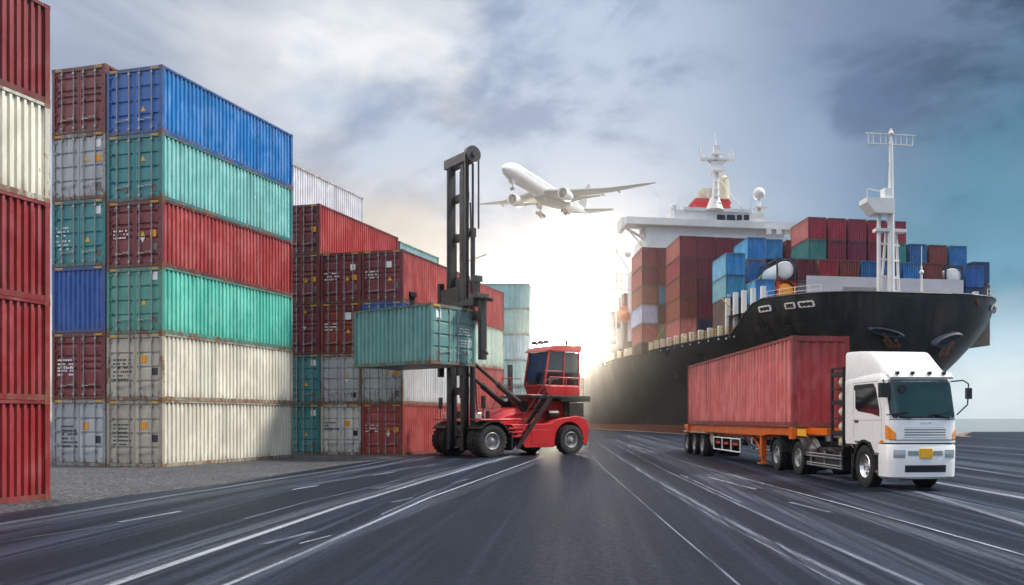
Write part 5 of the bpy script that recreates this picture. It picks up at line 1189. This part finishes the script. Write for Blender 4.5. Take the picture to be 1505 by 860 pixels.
# aft crane frame and deck house
mb = MB(); ZC = 176.0
for px in (905, 912.5): sbox(mb, px, px + 1.6, 400, 490, ZC, .6)
for py in (402, 412, 425): sbox(mb, 905, 927, py, py + 1.2, ZC, .6)
sbox(mb, 927, 945, 398, 500, ZC, 4); sbox(mb, 885, 928, 506, 512, ZC + 6, 3); sbox(mb, 908, 921, 483, 507, ZC + 6, 3); a, b = sl(906, 370, ZC), sl(925, 398, ZC); mb.tube(a, b, .15, None, 6); sbox(mb, 905, 907.5, 366, 372, ZC, .5); mb.tube(sl(908, 372, ZC), sl(926, 372, ZC), .1, None, 6); a = sl(923, 374, ZC); mb.ball(a, .7)
a, b = sl(900, 500, ZC + 6), sl(926, 478, ZC + 6); mb.beam(a, b, .5, .5); a, b = sl(915, 470, ZC + 6), sl(913, 500, ZC + 6); mb.beam(a, b, .4, .4); mb.build('davit_frame', M['ship_white'], ship)
p0 = sl(914, 465, 178)
wx, wy = ship_pt(p0.x, p0.y)
lb = thing('lifeboat', 'orange enclosed lifeboat hanging by the port side aft', 'lifeboat', (wx, wy, p0.z - WL - 1.6), SD)
mb = MB(); rings = []
for t_, r in ((-3.4, .35), (-2.8, 1.0), (-1.4, 1.55), (0, 1.7), (1.4, 1.55), (2.8, 1.0), (3.4, .4)):
    rings.append([(r * math.cos(2 * math.pi * i / 14) * 1.0, t_, 1.6 + r * .95 * math.sin(2 * math.pi * i / 14)) for i in range(14)])
mb.loft(rings).build('hull', M['lifeboat'], lb, smooth=60)
mb = MB(); mb.box(-.8, .8, -2.4, -.6, 2.9, 3.6); mb.build('conning_cover', M['lifeboat'], lb, bevel=.15)

# ------------------------------------------------------------------ airliner
pa = Vector((-34.7, 260, 82.5)); pb = Vector((-9.5, 318, 80.0))
fwd = (pa - pb).normalized(); left_ = Vector((0, 0, 1)).cross(fwd).normalized()
plane = thing('airliner', 'white twin-engine airliner flying low with its wheels down', 'airplane', tuple((pa + pb) / 2))
upv = fwd.cross(left_).normalized()
plane.rotation_euler = Matrix((fwd, left_, upv)).transposed().to_euler()
mb = MB(); rings = []; K = 22
for x_, r, zc in ((32, .15, -.7), (31.6, .75, -.65), (30.8, 1.35, -.5), (29.6, 1.95, -.32), (27.8, 2.55, -.12), (25.5, 2.95, 0), (22, 3.1, 0), (0, 3.1, 0), (-10, 3.1, 0), (-16, 2.8, .3), (-22, 2.1, .9), (-28, 1.15, 1.6), (-31, .5, 2.0), (-31.5, .1, 2.05)):
    rings.append([(x_, r * math.cos(2 * math.pi * i / K), zc + r * math.sin(2 * math.pi * i / K)) for i in range(K)])
mb.loft(rings).build('fuselage', M['plane_white'], plane, smooth=50)
mb = MB(); rings = []
for x_, r, zc in ((9, .2, -2.6), (7, 1.4, -2.6), (3, 1.9, -2.5), (-4, 1.9, -2.5), (-8, 1.4, -2.4), (-10.5, .2, -2.3)):
    rings.append([(x_, 1.9 * r * math.cos(2 * math.pi * i / 16), zc + .8 * r * math.sin(2 * math.pi * i / 16)) for i in range(16)])
mb.loft(rings).build('wing_box_fairing', M['plane_grey'], plane, smooth=50)
def foil(chord, th): return [(0, 0), (-.06 * chord, .5 * th), (-.3 * chord, .62 * th), (-.65 * chord, .35 * th), (-chord, 0), (-.65 * chord, -.22 * th), (-.3 * chord, -.4 * th), (-.06 * chord, -.35 * th)]
def wing(stations, sg):
    mb = MB(); rings = []
    for le, yy, zz_, ch, th in stations: rings.append([(le + a, sg * yy, zz_ + b) for a, b in foil(ch, th)])
    return mb.loft(rings)
for sg in (-1, 1):
    w_ = wing([(9.5, 2.0, -1.6, 13.5, 1.7), (4.5, 10, -.75, 8.0, 1.0), (-2.5, 21, .8, 4.8, .5), (-7.5, 32, 2.6, 2.6, .25), (-9.8, 36, 3.3, 1.0, .1)], sg).build('wing', M['plane_grey'], plane, smooth=40)
    for yy, x_, z_, l_ in ((13, -4.0, -.6, 4.5), (18, -5.6, .1, 3.8), (23.5, -7.2, 1.0, 3.0)):
        mb = MB(); mb.ball((x_, sg * yy, z_ - .35), 1, l_ / 2, .28, .42, 10); mb.build('flap_fairing', M['plane_grey'], w_, smooth=50)
    mb = MB(); mb.prism([(a, b) for a, b in ((-3.8, 2.6), (-3.2, 10), (-5.4, 17), (-6.6, 17), (-5.4, 10), (-7.0, 2.6))], 'z', -1.75, -1.55)
    mb.v = [(a, sg * b, c_ + .085 * (b - 2)) for a, b, c_ in mb.v]; mb.build('flap', M['plane_grey'], w_)
    ey, ez, ex = sg * 9.8, -3.1, 9.6
    mb = MB(); mb.revolve([(ex - 1.4, 1.50), (ex - .3, 1.66), (ex, 1.74), (ex - .05, 1.86), (ex - .8, 2.02), (ex - 2.6, 2.05), (ex - 4.6, 1.75), (ex - 5.8, 1.4), (ex - 5.7, 1.2)], (0, ey, ez), 'x', 28); en = mb.build('engine', M['plane_white'], plane, smooth=50)
    mb = MB(); mb.revolve([(ex - .9, 1.56), (ex - .9, .55), (ex - .4, .25), (ex - .1, .001)], (0, ey, ez), 'x', 24); mb.revolve([(ex - 5.6, 1.25), (ex - 7.2, .6), (ex - 7.4, .001)], (0, ey, ez), 'x', 20)
    for i in range(20): 
        a = 2 * math.pi * i / 20; mb.beam((ex - .8, ey + .5 * math.cos(a), ez + .5 * math.sin(a)), (ex - .7, ey + 1.55 * math.cos(a), ez + 1.55 * math.sin(a)), .05, .22)
    mb.build('fan', M['black'], en, smooth=40)
    mb = MB(); mb.prism([(ex - 1.5, -1.3), (ex - 4.6, -.6), (ex - 8, -.9), (ex - 5.4, -1.9)], 'y', ey - .2, ey + .2); mb.build('pylon', M['plane_grey'], en)
    wing([(-24.0, 1.2, 1.5, 6.4, .55), (-30.5, 10.6, 2.5, 2.4, .18)], sg).build('tailplane', M['plane_grey'], plane, smooth=40)
    mb = MB(); gy = sg * 5.0; mb.tube((-2.5, gy, -1.8), (-2.5, gy, -6.0), .24, None, 10); mb.tube((-2.5, gy, -4.4), (-1.2, gy - sg * 2.2, -2.2), .13, None, 8); mb.beam((-4.2, gy, -6.1), (-.8, gy, -5.7), .3, .3); gear = mb.build('main_gear', M['rim_grey'], plane)
    for x_, z_ in ((-4.0, -6.1), (-2.5, -5.9), (-1.0, -5.7)):
        for o_ in (-.62, .62): mb = MB(); mb.tube((x_, gy + o_ - .25, z_), (x_, gy + o_ + .25, z_), .66, None, 18); mb.build('wheel', M['rubber'], gear, smooth=40)
    mb = MB(); mb.prism([(-4.0, -2.2), (-1.0, -2.2), (-1.2, -3.8), (-3.8, -3.8)], 'y', gy + sg * .9, gy + sg * 1.0); mb.build('gear_door', M['plane_grey'], gear)
mb = MB(); rings = []
for z_, le, ch, th in ((2.0, -19.5, 9.5, .7), (6.5, -24.2, 6.2, .5), (13.4, -30.5, 3.0, .25)): rings.append([(le + a, b, z_) for a, b in foil(ch, th)])
mb.loft(rings).build('tail_fin', M['plane_grey'], plane, smooth=40)
mb = MB(); mb.tube((25.6, 0, -2.6), (25.8, 0, -5.6), .16, None, 10); mb.tube((25.7, 0, -4.2), (27.4, 0, -2.6), .09, None, 6); gear = mb.build('nose_gear', M['rim_grey'], plane)
for o_ in (-.4, .4): mb = MB(); mb.tube((25.8, o_ - .17, -5.6), (25.8, o_ + .17, -5.6), .52, None, 16); mb.build('wheel', M['rubber'], gear, smooth=40)
mb = MB(); mb.prism([(25.0, -2.7), (27.2, -2.55), (27.0, -3.9), (25.4, -4.0)], 'y', .65, .72); mb.prism([(25.0, -2.7), (27.2, -2.55), (27.0, -3.9), (25.4, -4.0)], 'y', -.72, -.65); mb.build('gear_door', M['plane_white'], gear)
for k in range(4):
    for sg in (-1, 1):
        if k == 3 and sg == 1: continue
        a = R(56 + 10 * 0); mb = MB()
        y0 = sg * (.08 + .62 * min(k, 2)) if k < 3 else 0
        if k < 3:
            y1 = sg * (.08 + .62 * k + .52); x_ = 29.0 - .22 * k
            mb.beam((x_ + .05, (y0 + y1) / 2, 1.28 - .20 * k), (x_ - .85, (y0 + y1) / 2, 1.92 - .24 * k), .50, .16, (1, 0, 1)); mb.build('cockpit_window', M['ship_glass'], plane)
for sg in (-1, 1):
    mb = MB()
    for i in range(58):
        x_ = 22.5 - i * .72
        if x_ < -17: break
        mb.box(x_, x_ + .26, *sorted((sg * 3.06, sg * 3.115)), .42, .78)
    o = mb.build('cabin_windows', M['plane_grey'], plane)
